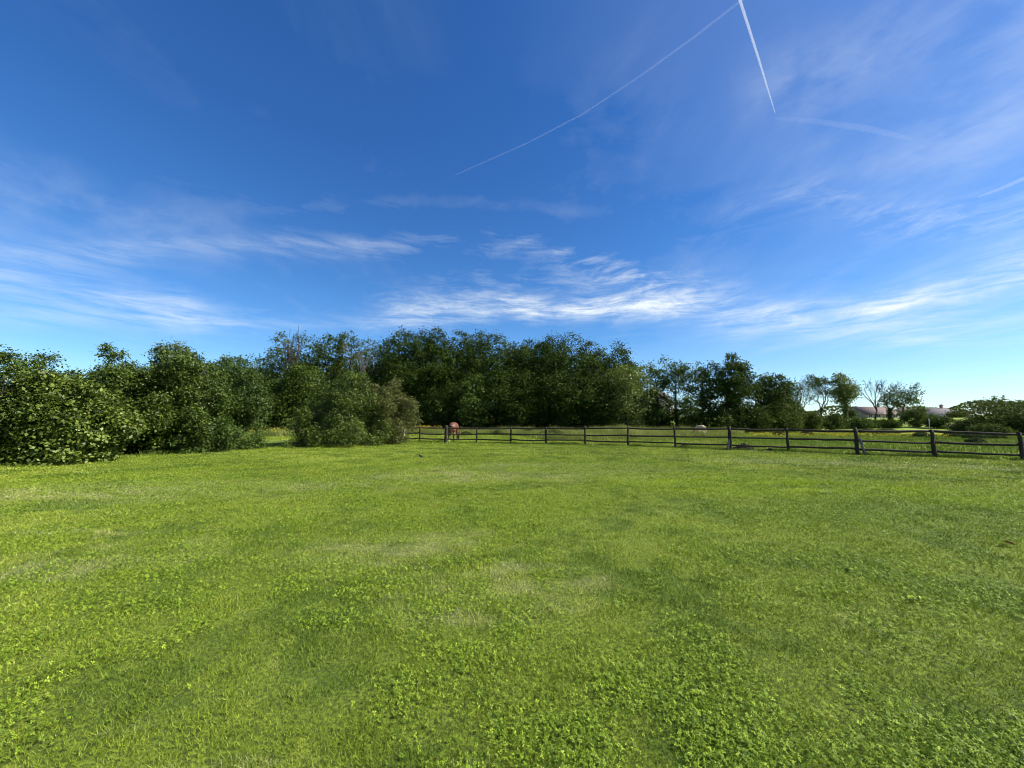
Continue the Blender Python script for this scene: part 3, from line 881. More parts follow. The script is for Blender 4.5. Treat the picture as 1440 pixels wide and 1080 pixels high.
# broad-leaved weeds standing in the lawn
for i, (px, py, lab) in enumerate([(1192, 806, 'small broad-leaved weed growing in the right half of the lawn'), (1286, 848, 'smaller weed tuft nearer the right edge of the lawn')]):
    g_ = ground(px, py); rg2 = np.random.default_rng(650 + i)
    root = empty('lawn_weed', (g_[0], g_[1], Hs(g_[0], g_[1]))); tag(root, lab, 'weed')
    P = []; n = 16
    a = rg2.uniform(0, 6.28, n); rr_ = rg2.uniform(.01, .045, n)
    P = np.c_[rr_ * np.cos(a), rr_ * np.sin(a), .025 + .03 * rg2.random(n)]
    N = unit(np.c_[np.cos(a) * .5, np.sin(a) * .5, .9 + 0 * a] + rg2.normal(size=(n, 3)) * .2)
    mb = MB(); mb.add(leaf_quads(P, N, .045 * rg2.uniform(.7, 1.3, n), rg2, .5), np.arange(n * 4).reshape(-1, 4))
    mb.build('leaves', M['clover'], root, attrs={'tint': rg2.random(n)})
    sb = MB()
    for q in range(5): sb.tube(np.array([[0, 0, -.01], P[q] * [.5, .5, .6], P[q]]), [.004, .003, .002], 5)
    sb.build('stems', M['weed'], root, attrs={'tint': np.full(sum(len(q_) for q_ in sb.Q) + sum(len(q_) for q_ in sb.T), .5)})
# fallen leaf
g_ = ground(1419, 770)
mb = MB(); rgl = np.random.default_rng(5)
pts = [(0, -.07, 0), (.035, -.02, .012), (.03, .03, .02), (0, .075, .008), (-.03, .03, .022), (-.036, -.02, .015), (0, 0, 0)]
V = np.array(pts); V2 = V - [0, 0, .002]
tr = [[6, i, (i + 1) % 6] for i in range(6)]; tr2 = [[13, 7 + (i + 1) % 6, 7 + i] for i in range(6)]
mb.add(np.vstack([V, V2]), [[i, 7 + i, 7 + (i + 1) % 6, (i + 1) % 6] for i in range(6)], tr + tr2)
M['dead_leaf'] = rough_material('dead_leaf', (.22, .09, .04), (.36, .17, .08), 20, .8, .2, .2)
o = mb.build('fallen_leaf', M['dead_leaf']); o.location = (g_[0], g_[1], Hs(g_[0], g_[1]) + .05); o.rotation_euler = (.25, .2, 1.3)
tag(o, 'fallen reddish-brown leaf lying on the lawn near the right edge', 'leaf')

# ------------------------------------------------------------------ soil heaps at the fence
for i, (px, py, lab, r, h, sx) in enumerate([
    (1046, 632.5, 'large dark soil heap under the fence right of the thick post', .42, .30, 1.5),
    (1084, 634.5, 'low crumbly soil heap between the large heap and the next post', .25, .10, 2.2),
    (963, 629.5, 'small dark soil mound under the fence left of the thick post', .30, .24, 1.0)]):
    g_ = ground(px, py); rg2 = np.random.default_rng(700 + i)
    nr, ns = 9, 22; V = []
    for a in range(nr):
        f = a / (nr - 1)
        for b in range(ns):
            th = b / ns * 6.283
            rr_ = r * f * (1 + .22 * math.sin(th * 3 + i) + .12 * math.sin(th * 7))
            z = h * max(0, (1 - f ** 1.4)) * (1 + .35 * (rg2.random() - .5)) - .03 * f
            V.append([rr_ * math.cos(th) * sx, rr_ * math.sin(th), z + .02 * rg2.normal() * (1 - f)])
    q = [[a * ns + b, a * ns + (b + 1) % ns, (a + 1) * ns + (b + 1) % ns, (a + 1) * ns + b] for a in range(nr - 1) for b in range(ns)]
    mb = MB(); mb.add(V, q)
    for c in range(26):   # clods
        th = rg2.uniform(0, 6.28); f = rg2.uniform(.3, 1.15); s = rg2.uniform(.02, .06)
        c0 = np.array([r * f * math.cos(th) * sx, r * f * math.sin(th), max(0, h * (1 - f ** 1.4)) + s * .3])
        D = unit(rg2.normal(size=(6, 3)))
        O = np.array([[1, 0, 0], [-1, 0, 0], [0, 1, 0], [0, -1, 0], [0, 0, 1], [0, 0, -1]]) * s * rg2.uniform(.6, 1.3, (6, 1)) + c0
        mb.add(O, None, [[0, 2, 4], [2, 1, 4], [1, 3, 4], [3, 0, 4], [2, 0, 5], [1, 2, 5], [3, 1, 5], [0, 3, 5]])
    o = mb.build('soil_heap', M['soil']); o.location = (g_[0], g_[1], Hs(g_[0], g_[1]))
    tag(o, lab, 'soil heap', 'soil heaps along the fence')

# ------------------------------------------------------------------ fence
fr_root = empty('wooden_fence', (FP[7][0], FP[7][1], Hs(*FP[7])))
tag(fr_root, 'dark three-rail wooden post fence between lawn and pasture', 'fence')
FO = np.array([FP[7][0], FP[7][1], Hs(*FP[7])])
rg = np.random.default_rng(17)
nP = len(FP_EXT)
heights = [1.12, 1.13, 1.24, 1.12, 1.2, 1.2, 1.25, 1.2, 1.25, 1.24, 1.2, 1.22, 1.14, 1.08, 1.12]
rads = [.075, .055, .115, .055, .055, .06, .06, .055, .058, .09, .064, .072, .070, .062, .07]
tops = []
for i in range(nP):
    x0, y0 = FP_EXT[i]; z0 = Hs(x0, y0)
    h = heights[i]; r = rads[i]
    ln = rg.normal(0, .018, 2)
    if i == 0: ln = np.array([.13, .02])
    path = np.array([[x0 + ln[0] * t * h, y0 + ln[1] * t * h, z0 - .15 + (h + .15) * t] for t in np.linspace(0, 1, 7)]) - FO
    path[:, :2] += rg.normal(0, .006, (7, 2))
    mb = MB(); mb.tube(path, r * (1 + rg.normal(0, .05, 7)) * np.linspace(1.08, .95, 7), 9, .07, rg)
    # slightly weathered, sloped top
    mb.tube(np.array([path[-1], path[-1] + [0.004, 0, .02]]), [r * .92, r * .55], 9, .05, rg)
    o = mb.build('post', M['fence_pale'] if i == 0 else M['fence'], fr_root)
    if i == 0: o['label'] = 'bleached pale leaning end post'
    if i == 2: o['label'] = 'thick dark strainer post beside the brown horse'
    if i == 9: o['label'] = 'thick post beside the soil heap'
    tops.append((x0, y0, z0, ln, r))
RH = [(1.08, .052), (.66, .046), (.26, .046)]
for i in range(nP - 1):
    for j, (rh, rr) in enumerate(RH):
        ends = []
        for e in (i, i + 1):
            x0, y0, z0, ln, r = tops[e]
            dz = rg.normal(0, .022)
            if e >= 12 and j: dz -= .06
            hz = min(rh, heights[e] - .07) + dz
            ends.append(np.array([x0 + ln[0] * hz, y0 + ln[1] * hz, z0 + hz]))
        p0, p1 = ends
        d_ = (p1 - p0) / np.linalg.norm(p1 - p0)
        nrm = np.array([d_[1], -d_[0], 0]); nrm /= np.linalg.norm(nrm)
        if nrm[1] > 0: nrm = -nrm
        off = -nrm * (np.mean([tops[i][4], tops[i + 1][4]]) * .75) * (1 if (i + j) % 2 else .92)   # rails on the pasture side of the posts
        t = np.linspace(-.03, 1.03, 8)[:, None]
        path = p0 * (1 - t) + p1 * t + off - np.array([0, 0, 1.0]) * (rg.uniform(-.01, .035) * np.sin(np.clip(t, 0, 1) * math.pi)) - FO
        path[:, 2] += rg.normal(0, .005, 8)
        mb = MB(); mb.tube(path, rr * rg.uniform(.88, 1.1) * np.linspace(1.05, .95, 8) * (1 + rg.normal(0, .03, 8)), 8, .06, rg)
        mb.build('rail', M['fence'], fr_root)
# braces leaning on two posts
for (i, dx, mname, hh) in ((9, -.22, 'fence_pale', .55), (11, .26, 'fence', .75)):
    x0, y0, z0, ln, r = tops[i]
    a = np.array([x0 + dx, y0 - .12, z0 - .05]) - FO; b = np.array([x0 + math.copysign(.09, dx), y0 - .10, z0 + hh]) - FO
    mb = MB(); mb.tube(bend(a, b, 4, rg, .01), [.06, .058, .055, .05], 7, .06, rg)
    o = mb.build('brace', M['brace'] if 'brace' in M else rough_material('grey_timber', (.10, .09, .08), (.22, .2, .18), 7, .85, .2, .4), fr_root)
    o['label'] = 'weathered grey brace stub leaning on the post foot'

# ------------------------------------------------------------------ animals
def skin_body(name, nodes, edges, mat, parent=None, levels=2):
    me = bpy.data.meshes.new(name)
    me.from_pydata([n[:3] for n in nodes], edges, [])
    o = bpy.data.objects.new(name, me); COL.objects.link(o)
    md = o.modifiers.new('Skin', 'SKIN'); md.use_smooth_shade = True
    sv = me.skin_vertices[0].data
    for i, n in enumerate(nodes):
        sv[i].radius = (n[3], n[4] if len(n) > 4 else n[3])
        sv[i].use_root = (i == 0)
    s = o.modifiers.new('Subdivision', 'SUBSURF'); s.levels = levels; s.render_levels = levels
    me.materials.append(mat)
    if parent: o.parent = parent
    return o

def coat(name, c1, c2, leg, leg_z, sock=None):
    m, t, out = newmat(name)
    tc = t.n('ShaderNodeTexCoord'); v = tc.outputs['Object']
    col = t.ramp(t.noise(v, 2.2, 4), [(.35, c1), (.65, c2)])
    sp = t.n('ShaderNodeSeparateXYZ'); t.l(v, sp.inputs[0])
    nd = t.n('ShaderNodeMapRange'); t.l(sp.outputs[2], nd.inputs[0])
    nd.inputs[1].default_value = leg_z + .14; nd.inputs[2].default_value = leg_z - .1
    col = t.mix(nd.outputs[0], col, leg)
    if sock:   # white sock: one hind leg below a height
        a = t.m('LESS_THAN', sp.outputs[2], sock[2])
        b = t.m('GREATER_THAN', sp.outputs[0], 0.0) if sock[0] > 0 else t.m('LESS_THAN', sp.outputs[0], 0.0)
        c = t.m('LESS_THAN', sp.outputs[1], 0.0)
        col = t.mix(t.m('MULTIPLY', t.m('MULTIPLY', a, b), c), col, (.75, .72, .68))
    p = principled(t, col, .5, .35)
    t.l(p.outputs[0], out.inputs['Surface'])
    return m

def horse(label, loc, rz, scale, mat, hair, graze=True, name='horse', cat='horse'):
    root = empty(name, loc, rz); root.scale = (scale,) * 3
    tag(root, label, cat)
    # local frame: rump at -Y, head at +Y, up Z; about 1.5 m at the withers
    N = []; E = []
    def v(x, y, z, a, b=None, par=None):
        N.append((x, y, z, a, b or a)); k = len(N) - 1
        if par is not None: E.append((par, k))
        return k
    mid = v(0, 0, 1.08, .28, .30)
    croup = v(0, -.42, 1.16, .28, .28, mid)
    rump = v(0, -.68, 1.12, .25, .25, croup)
    dock = v(0, -.82, 1.02, .14, .16, rump)
    sh = v(0, .42, 1.12, .25, .31, mid)
    ch = v(0, .66, 1.10, .20, .25, sh)
    if graze:
        n1 = v(0, .92, .98, .14, .19, ch); n2 = v(0, 1.16, .72, .11, .15, n1); po = v(0, 1.34, .50, .09, .12, n2)
        h1 = v(0, 1.40, .36, .10, .13, po); h2 = v(0, 1.42, .20, .07, .085, h1); h3 = v(0, 1.43, .06, .055, .06, h2)
    else:
        n1 = v(0, .90, 1.30, .14, .19, ch); n2 = v(0, 1.10, 1.52, .11, .14, n1); po = v(0, 1.24, 1.66, .09, .11, n2)
        h1 = v(0, 1.38, 1.60, .09, .12, po); h2 = v(0, 1.55, 1.46, .065, .08, h1); h3 = v(0, 1.66, 1.36, .055, .06, h2)
    for s in (-1, 1):
        e0 = v(.045 * s, po and N[po][1] - .02, N[po][2] + .06, .03, .03, po)
        v(.075 * s, N[e0][1] - .05, N[e0][2] + (.09 if not graze else .05), .014, .014, e0)
    for s in (-1, 1):
        st = .05 * s
        a = v(.15 * s, -.60, .86, .15, .19, rump)        # hip / thigh
        b = v(.17 * s, -.52 + st, .68, .105, .13, a)     # stifle
        c = v(.16 * s, -.74 + st, .47, .062, .075, b)    # hock
        d = v(.155 * s, -.72 + st, .28, .042, .046, c)
        e = v(.155 * s, -.70 + st, .12, .046, .05, d)
        v(.155 * s, -.65 + st, .035, .06, .066, e)
        a = v(.13 * s, .50, .84, .10, .13, sh)
        b = v(.14 * s, .47 - st, .64, .075, .085, a)
        c = v(.14 * s, .50 - st, .42, .055, .058, b)
        d = v(.14 * s, .50 - st, .24, .038, .042, c)
        e = v(.14 * s, .52 - st, .12, .044, .048, d)
        v(.14 * s, .56 - st, .035, .058, .064, e)
    skin_body('body', N, E, mat, root, 2)
    rg = np.random.default_rng(int(scale * 1000))
    mb = MB()
    for k in range(26):
        x0 = rg.normal(0, .025); e = np.array([x0 * 2.2, -.93 + rg.normal(0, .03), .38 + rg.uniform(0, .2)])
        mb.tube(bend(np.array([x0, -.86, 1.08]), (np.array([x0, -.86, 1.08]) + e) / 2 + [0, -.05, .05], 3, rg, .02).tolist() + [e.tolist()], [.014, .018, .016, .004], 5)
    mb.build('tail', hair, root)
    mb = MB()
    spine = np.array([N[ch][:3], N[n1][:3], N[n2][:3], N[po][:3]], float); rz_ = np.array([N[ch][4], N[n1][4], N[n2][4], N[po][4]])
    for k in range(34):
        t = k / 33 * 2.99; i = int(t); f = t - i
        p0 = spine[i] * (1 - f) + spine[i + 1] * f; rr = rz_[i] * (1 - f) + rz_[i + 1] * f
        topn = p0 + np.array([0, .25 if graze else -.45, .9]) * rr * .95
        sd = rg.choice([-1, 1], p=[.3, .7])
        mb.tube(np.array([topn, topn + [sd * .07, 0, -.03], topn + [sd * .13, 0, -.16 - .05 * rg.random()]]), [.018, .018, .005], 5)
    mb.build('mane', hair, root)
    return root
M['chestnut'] = coat('chestnut_coat', (.100, .036, .018), (.180, .068, .034), (.035, .018, .013), .55, (-1, 0, .22))
M['chestnut_hair'] = rough_material('chestnut_hair', (.05, .02, .012), (.12, .05, .03), 14, .6, .3, .2)
M['cream'] = coat('cream_coat', (.50, .34, .19), (.68, .51, .33), (.56, .47, .36), .3)
M['cream_hair'] = rough_material('cream_hair', (.55, .48, .38), (.75, .68, .56), 14, .6, .3, .2)
hx = (636.5 - 720) / F * 29.2
horse('chestnut brown horse standing rump-on behind the fence with one white sock', (hx, 29.2 + .85, Hs(hx, 30)), R(-6), 1.06, M['chestnut'], M['chestnut_hair'])
hx = (985 - 720) / F * 37.5
horse('cream pony grazing in the tall grass behind the fence', (hx + .1, 37.9, Hs(hx, 37.9)), R(14), .76, M['cream'], M['cream_hair'], name='pony', cat='pony')

# small dark bird on the lawn
g_ = ground(592, 645)
br = empty('bird', (g_[0], g_[1], Hs(g_[0], g_[1]) + .03), R(70)); tag(br, 'small black bird standing on the lawn in front of the russet bush', 'bird')
M['bird'] = rough_material('black_feathers', (.008, .008, .01), (.03, .03, .035), 20, .5, .4, .1)
M['beak'] = rough_material('dull_beak', (.2, .14, .05), (.28, .2, .08), 20, .5, .4, .05)
bn = [(0, 0, .10, .045, .045), (0, .055, .125, .04, .04), (0, .085, .165, .024, .024), (0, .105, .19, .026, .026), (0, -.06, .085, .03, .026), (0, -.13, .065, .016, .010), (0, -.20, .05, .018, .006)]
skin_body('body', bn, [(0, 1), (1, 2), (2, 3), (0, 4), (4, 5), (5, 6)], M['bird'], br, 2)
for s in (-1, 1):
    mb = MB(); mb.tube([[.02 * s, .01, .075], [.022 * s, 0, .035], [.022 * s, .012, -.025]], [.007, .004, .004], 5)
    mb.tube([[.022 * s, .0, -.025], [.024 * s, .035, -.027]], [.004, .002], 5)
    mb.build('leg', M['beak'], br)
mb = MB(); mb.tube([[0, .125, .192], [0, .155, .185]], [.008, .0015], 6); mb.build('beak', M['beak'], br)

# ------------------------------------------------------------------ houses
def house(label, px0, px1, ridge_py, eave_py, base_py, Y, roof, wall, seed, hip=0.0, rz=0.0, depth=8.0, chimneys=1, windows=3):
    rg = np.random.default_rng(seed)
    xa, xb = (px0 - 720) / F * Y, (px1 - 720) / F * Y
    cx = (xa + xb) / 2; L = xb - xa
    bz = min(Hs(cx, Y), at(720, base_py, Y)[2])
    ez = at(720, eave_py, Y)[2] - bz; rzz = at(720, ridge_py, Y)[2] - bz
    root = empty('house', (cx, Y, bz), rz); tag(root, label, 'house', 'houses beyond the pasture')
    hw = L / 2 - .35; hd = depth / 2
    mb = MB(); z0 = -.6
    V = [[-hw, -hd, z0], [hw, -hd, z0], [hw, hd, z0], [-hw, hd, z0], [-hw, -hd, ez], [hw, -hd, ez], [hw, hd, ez], [-hw, hd, ez]]
    q = [[0, 1, 5, 4], [1, 2, 6, 5], [2, 3, 7, 6], [3, 0, 4, 7]]
    if hip == 0:
        V += [[-hw, 0, rzz - .12], [hw, 0, rzz - .12]]
        mb.add(V, q, [[4, 8, 7], [5, 6, 9]])
    else:
        mb.add(V, q + [[4, 5, 6, 7]])
    mb.build('wall', M[wall], root)
    ov = .35; th = .18
    xr = hw + ov; yr = hd + ov; ze = ez - ov * (rzz - ez) / hd
    rx = xr - hip
    top = [[-xr, -yr, ze], [xr, -yr, ze], [xr, yr, ze], [-xr, yr, ze], [-rx, 0, rzz], [rx, 0, rzz]]
    bot = [[p[0], p[1], p[2] - th] for p in top]
    rb = MB()
    rb.add(top + bot, [[0, 1, 5, 4], [2, 3, 4, 5], [7, 6, 10, 11], [9, 8, 11, 10], [0, 6, 7, 1], [2, 8, 9, 3]] + ([[1, 7, 8, 2], [3, 9, 6, 0]] if hip else [[1, 7, 11, 5], [5, 11, 8, 2], [3, 9, 10, 4], [4, 10, 6, 0]]),
           [[1, 2, 5], [3, 0, 4]] if hip else None)
    rf = rb.build('roof', M[roof], root)
    for c in range(chimneys):
        cb = MB(); xx = (-.55 + 1.1 * c / max(1, chimneys - 1)) * rx if chimneys > 1 else rx * .55
        cb.box((xx, .1, rzz + .2), (.7, .6, 1.5)); cb.box((xx, .1, rzz + 1.0), (.84, .74, .12)); cb.tube([[xx, .1, rzz + 1.05], [xx, .1, rzz + 1.4]], [.13, .11], 8)
        cb.build('chimney', M['brick'], rf)
    for wdx in range(windows):
        xx = -hw + (wdx + .5) * 2 * hw / windows; ww, wh = 1.3, min(1.2, ez * .5); zc = ez * .56
        fb = MB()
        for s in (-1, 1):
            fb.box((xx + s * (ww / 2), -hd - .02, zc), (.09, .08, wh)); fb.box((xx, -hd - .02, zc + s * (wh / 2 + .04)), (ww + .09, .085, .09))
        fb.box((xx, -hd - .02, zc), (.06, .07, wh - .01))
        f_ = fb.build('window', M['white'], root)
        gb = MB(); gb.box((xx, -hd - .012, zc), (ww - .1, .02, wh - .01)); gb.build('pane', M['glass'], f_)
        sb = MB(); sb.box((xx, -hd - .09, zc - wh / 2 - .13), (ww + .3, .18, .07)); sb.build('sill', M['white'], f_)
    db = MB(); db.box((hw * .08, -hd - .02, 1.0), (.95, .06, 2.0)); dd = db.build('door', M['brick'], root)
    hb = MB(); hb.tube([[hw * .08 + .35, -hd - .05, 1.0], [hw * .08 + .35, -hd - .11, 1.0]], [.03, .035], 8); hb.build('handle', M['steel'], dd)
    return root
house('long pinkish red-roofed house behind the fan-shaped bare tree', 1198, 1246, 572, 582, 589, 132, 'roof_red', 'brick', 1, depth=9, windows=4)
house('red-roofed house showing between the bare trees and the leaning tree', 1254, 1294, 573, 582, 590, 136, 'roof_red', 'render_pale', 2, depth=9, windows=3, hip=2.5, chimneys=0)
house('grey hip-roofed house right of the tall soft green bush', 1288, 1343, 574, 587, 594, 126, 'roof_grey', 'render_pale', 3, hip=3.0, depth=11, windows=3)
house('pinkish house glimpsed through the thin trees right of the wood', 898, 940, 553, 568, 584, 118, 'roof_grey', 'brick', 4, depth=8, windows=3)

# white low shed
p_ = at(1347, 594, 100)
sh = empty('white_shed', (p_[0], 100, Hs(p_[0], 100)), R(12)); tag(sh, 'small white shed roof right of the grey-roofed house', 'shed')
zt = p_[2] - Hs(p_[0], 100)
mb = MB(); mb.box((0, 0, (zt - .2) / 2 - .2), (2.6, 2.2, zt + .2)); mb.build('wall', M['white'], sh)
mb = MB(); mb.add([[-1.5, -1.3, zt - .12], [1.5, -1.3, zt - .12], [1.5, 1.3, zt - .12], [-1.5, 1.3, zt - .12], [-1.5, 0, zt + .45], [1.5, 0, zt + .45]],
                  [[0, 1, 5, 4], [2, 3, 4, 5], [3, 2, 1, 0]], [[1, 2, 5], [3, 0, 4]]); mb.build('roof', M['white'], sh)
mb = MB(); mb.box((.3, -1.13, zt * .4), (.8, .06, zt * .75)); mb.build('door', M['steel'], sh)

# white pole
p_ = at(1306, 589, 50)
pl = empty('pole', (p_[0], 50, Hs(p_[0], 50))); tag(pl, 'slim pale grey pole standing in the pasture near the right end', 'pole')
hh = p_[2] - Hs(p_[0], 50)
mb = MB(); mb.tube([[0, 0, -.2], [0, 0, hh * .5], [.01, 0, hh]], [.034, .032, .03], 8); mb.build('shaft', M['steel'], pl, smooth_=True)
mb = MB(); mb.tube([[.01, 0, hh + .001], [.01, 0, hh + .05]], [.038, .028], 8); mb.build('cap', M['steel'], pl)

# ------------------------------------------------------------------ contrails (ice trails nine kilometres up)
def trail_mat(name, dens):
    m, t, out = newmat(name)
    v = t.n('ShaderNodeVolumePrincipled')
    v.inputs['Color'].default_value = (1, 1, 1, 1); v.inputs['Density'].default_value = dens; v.inputs['Anisotropy'].default_value = .0
    t.l(v.outputs[0], out.inputs['Volume'])
    return m
def contrail(label, pix, radp, dens, alt=9000):
    pts = []
    for (px, py) in pix:
        d = ray(px, py); pts.append(np.array([0, 0, EYE]) + d * (alt / d[2]))
    pts = np.array(pts)
    # resample
    t = np.linspace(0, 1, len(pts)); tt = np.linspace(0, 1, 40)
    P = np.c_[[np.interp(tt, t, pts[:, k]) for k in range(3)]].T
    rad = np.interp(tt, np.linspace(0, 1, len(radp)), radp) * np.linalg.norm(P, axis=1) / F / 2
    rg = np.random.default_rng(len(label))
    c = P.mean(0)
    mb = MB(); mb.tube(P - c, rad, 12)
    o = mb.build('contrail', trail_mat('ice_trail', dens), smooth_=True); o.location = c
    tag(o, label, 'contrail', 'contrails in the blue sky')
contrail('short bright white contrail pointing steeply down from the top edge', [(1026, -46), (1041, 2), (1066, 80), (1090, 159)], [2.7, 2.6, 2.0, .8], .009)
contrail('long thin faint contrail slanting down to the left', [(1075, -22), (1038, 4), (975, 53), (900, 107), (820, 160), (740, 202), (640, 246)], [2.6, 2.6, 2.2, 2.0, 1.4], .0013)
contrail('faint short contrail below the bright one', [(1090, 166), (1150, 171), (1220, 181), (1284, 196)], [3, 5, 6, 3], .0003)
contrail('faint contrail at the right edge above the cloud band', [(1376, 277), (1410, 264), (1450, 247)], [2, 3, 4], .0012)

# ------------------------------------------------------------------ sun + sky
SUN_AZ, SUN_EL = R(97), R(42)
sd = Vector((math.sin(SUN_AZ) * math.cos(SUN_EL), math.cos(SUN_AZ) * math.cos(SUN_EL), math.sin(SUN_EL)))
L = bpy.data.lights.new('sun', 'SUN'); L.energy = 5.0; L.angle = R(.53); L.color = (1, .95, .86)
lo = bpy.data.objects.new('sun', L); COL.objects.link(lo)
lo.rotation_euler = (-sd).to_track_quat('-Z', 'Y').to_euler(); lo.location = (30, -10, 40)

world = bpy.data.worlds.new('World'); SC.world = world; world.use_nodes = True
wt = world.node_tree; wt.nodes.clear(); t = NT(wt)
out = t.n('ShaderNodeOutputWorld'); bg = t.n('ShaderNodeBackground')
STR = .085
bg.inputs['Strength'].default_value = STR
sky = t.n('ShaderNodeTexSky', sky_type='NISHITA')
sky.sun_disc = False; sky.sun_elevation = SUN_EL; sky.sun_rotation = SUN_AZ
sky.air_density = 1.0; sky.dust_density = .2; sky.ozone_density = 4.0; sky.altitude = 200
tc = t.n('ShaderNodeTexCoord'); gen = tc.outputs['Generated']
sp = t.n('ShaderNodeSeparateXYZ'); t.l(gen, sp.inputs[0])
X_, Y_, Z_ = sp.outputs
el = t.m('ARCSINE', Z_); az = t.m('ARCTAN2', X_, Y_)
# cirrus: fibrous noise in azimuth / elevation
cb = t.n('ShaderNodeCombineXYZ'); t.l(az, cb.inputs[0]); t.l(el, cb.inputs[1])
ae = cb.outputs[0]
warp = t.n('ShaderNodeTexNoise'); warp.inputs['Scale'].default_value = 4; warp.inputs['Detail'].default_value = 3; t.l(ae, warp.inputs['Vector'])
wv = t.n('ShaderNodeVectorMath', operation='MULTIPLY_ADD'); t.l(warp.outputs['Color'], wv.inputs[0]); wv.inputs[1].default_value = (.12, .05, 0); t.l(ae, wv.inputs[2])
aew = wv.outputs[0]
fib = t.noise(t.vmap(aew, (6, 52, 1), (0, 0, .12)), 1.0, 8, .7, .35)
fib2 = t.noise(t.vmap(aew, (9, 40, 1), (0, 0, -.45), (3, 1, 0)), 1.0, 8, .7, .4)
puff = t.noise(t.vmap(aew, (7, 12, 1), (0, 0, 0), (7, 2, 0)), 1.0, 4, .6)

def azel(px, py):
    d = ray(px, py); d = d / np.linalg.norm(d)
    return math.atan2(d[0], d[1]), math.asin(d[2])
def curve(pts):
    nd = t.n('ShaderNodeFloatCurve')
    c = nd.mapping.curves[0]
    pts = sorted(pts)
    c.points[0].location = pts[0]; c.points[1].location = pts[-1]
    for p in pts[1:-1]: c.points.new(*p)
    nd.mapping.update()
    t.l(t.m('MULTIPLY_ADD', az, .5, .5), nd.inputs[1])
    return nd.outputs[0]
wob = t.m('MULTIPLY', t.m('SUBTRACT', t.noise(aew, 14, 4, .6), .5), .035)
def band(pts, width, tex):
    ce = []; am = []
    for (px, py, a) in pts:
        A, E = azel(px, py); ce.append(((A + 1) / 2, E)); am.append(((A + 1) / 2, a))
    ce = [(0, ce[0][1])] + ce + [(1, ce[-1][1])]
    am = [(0, 0 if pts[0][0] > 60 else pts[0][2])] + ([((azel(pts[0][0] - 60, pts[0][1])[0] + 1) / 2, 0)] if pts[0][0] > 60 else []) + am + \
         ([((azel(pts[-1][0] + 60, pts[-1][1])[0] + 1) / 2, 0)] if pts[-1][0] < 1380 else []) + [(1, 0 if pts[-1][0] < 1380 else pts[-1][2])]
    c = curve(ce); a = curve(am)
    dlt = t.m('DIVIDE', t.m('SUBTRACT', t.m('ADD', el, wob), c), width)
    gs = t.m('POWER', 2.718, t.m('MULTIPLY', t.m('MULTIPLY', dlt, dlt), -1.0))
    return t.m('MULTIPLY', t.m('MULTIPLY', gs, a), tex)
s1 = t.step(fib, .30, .74); s2 = t.step(fib2, .38, .74); s3 = t.step(puff, .3, .68)
s6 = t.m('MULTIPLY_ADD', s1, .75, t.m('MULTIPLY', s2, .35))
s5 = t.m('MULTIPLY_ADD', s3, .7, t.m('MULTIPLY', s2, .3))
bands = [
 band([(520, 452, .1), (600, 441, .6), (700, 432, .95), (770, 436, 1.0), (840, 432, .85), (900, 430, .85), (960, 436, .85), (1060, 440, .7), (1180, 438, .8), (1270, 426, 1.0), (1350, 405, 1.0), (1440, 378, .9)], .030, t.m('MULTIPLY', s6, t.m('ADD', t.m('MULTIPLY', s3, .9), .5))),
 band([(560, 425, .25), (720, 400, .2), (860, 395, .3), (940, 412, .35), (1040, 420, .2)], .05, s2),
 band([(0, 358, .28), (120, 360, .28), (300, 345, .2), (450, 346, .28), (560, 345, .28), (620, 338, .18), (730, 350, .2)], .026, s6),
 band([(330, 286, .05), (450, 290, .1), (600, 283, .12), (720, 288, .18), (820, 297, .12)], .016, s5),
 band([(60, 402, .3), (150, 416, .42), (240, 432, .5), (290, 442, .35), (340, 450, .15)], .03, s1),
 band([(0, 440, .2), (120, 445, .25), (400, 455, .25), (600, 460, .2)], .025, s1),
 band([(950, 470, .12), (1100, 468, .25), (1300, 470, .4), (1440, 460, .38)], .03, s1),
 band([(1060, 130, .10), (1150, 105, .16), (1260, 60, .16), (1440, 20, .14)], .06, s5),
 band([(1100, 240, .06), (1250, 225, .14), (1380, 180, .22), (1440, 150, .2)], .08, s5),
 band([(0, 270, .14), (150, 300, .15), (320, 320, .10)], .07, s5),
 band([(700, 330, .22), (850, 372, .28), (960, 405, .25)], .03, s2),
 band([(1040, 300, .1), (1150, 280, .2), (1240, 310, .28), (1440, 300, .3)], .035, s2),
]
tot = bands[0]
for b in bands[1:]: tot = t.m('ADD', tot, b)
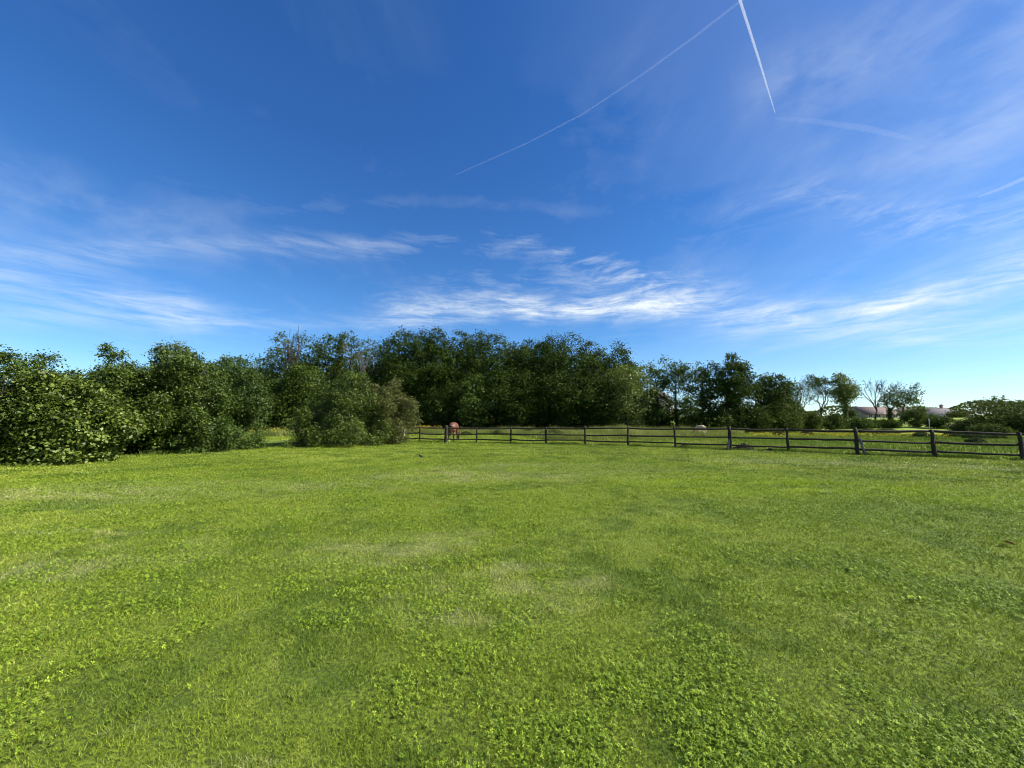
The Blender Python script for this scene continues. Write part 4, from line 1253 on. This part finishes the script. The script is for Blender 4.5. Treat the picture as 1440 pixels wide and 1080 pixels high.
# thin high veil on a flat layer overhead: long streaks in perspective
zc = t.m('ADD', t.m('MAXIMUM', Z_, 0.0), .06)
pv = t.n('ShaderNodeCombineXYZ'); t.l(t.m('DIVIDE', X_, zc), pv.inputs[0]); t.l(t.m('DIVIDE', Y_, zc), pv.inputs[1])
veil = t.noise(t.vmap(pv.outputs[0], (2.6, .75, 1), (0, 0, .45)), 1.0, 6, .6, .7)
veil2 = t.noise(t.vmap(pv.outputs[0], (.8, .6, 1), (0, 0, 0), (4, 1, 0)), 1.0, 3, .5, .3)
rightm = t.step(az, -.15, .75)
vm = t.m('MULTIPLY', t.m('MULTIPLY', t.step(veil, .40, .78), t.step(veil2, .35, .65)), t.m('MULTIPLY_ADD', rightm, .10, .05))
tot = t.m('ADD', tot, vm)
tot = t.m('ADD', tot, t.m('MULTIPLY', rightm, .06))
tot = t.m('MINIMUM', tot, .9)
# deepen the blue a little (polarised-looking phone sky)
gm = t.n('ShaderNodeHueSaturation'); gm.inputs['Saturation'].default_value = 1.17; gm.inputs['Value'].default_value = 1.0
t.l(sky.outputs[0], gm.inputs['Color'])
zen = t.m('POWER', t.step(Z_, -.05, .80), .7)
tintc = t.mix(zen, (.84, 1.0, 1.10), (.53, .81, 1.10))
skyc = t.mix(1.0, gm.outputs[0], tintc, 'MULTIPLY')
colr = t.mix(tot, skyc, (.55 / STR, .59 / STR, .60 / STR))
t.l(colr, bg.inputs['Color']); t.l(bg.outputs[0], out.inputs['Surface'])

# ------------------------------------------------------------------ camera + view
cam = bpy.data.cameras.new('camera'); cam.sensor_width = 36; cam.sensor_fit = 'HORIZONTAL'
cam.lens = 36 * F / 1440; cam.clip_start = .05; cam.clip_end = 60000
co = bpy.data.objects.new('camera', cam); COL.objects.link(co)
co.location = (0, 0, EYE); co.rotation_euler = (math.pi / 2 + PITCH, 0, 0)
SC.camera = co
SC.view_settings.view_transform = 'Standard'; SC.view_settings.look = 'None'
SC.view_settings.exposure = 0.85; SC.view_settings.gamma = 1.0
SC.cycles.filter_width = 1.05; SC.cycles.max_bounces = 6; SC.cycles.transparent_max_bounces = 8; SC.cycles.volume_bounces = 1
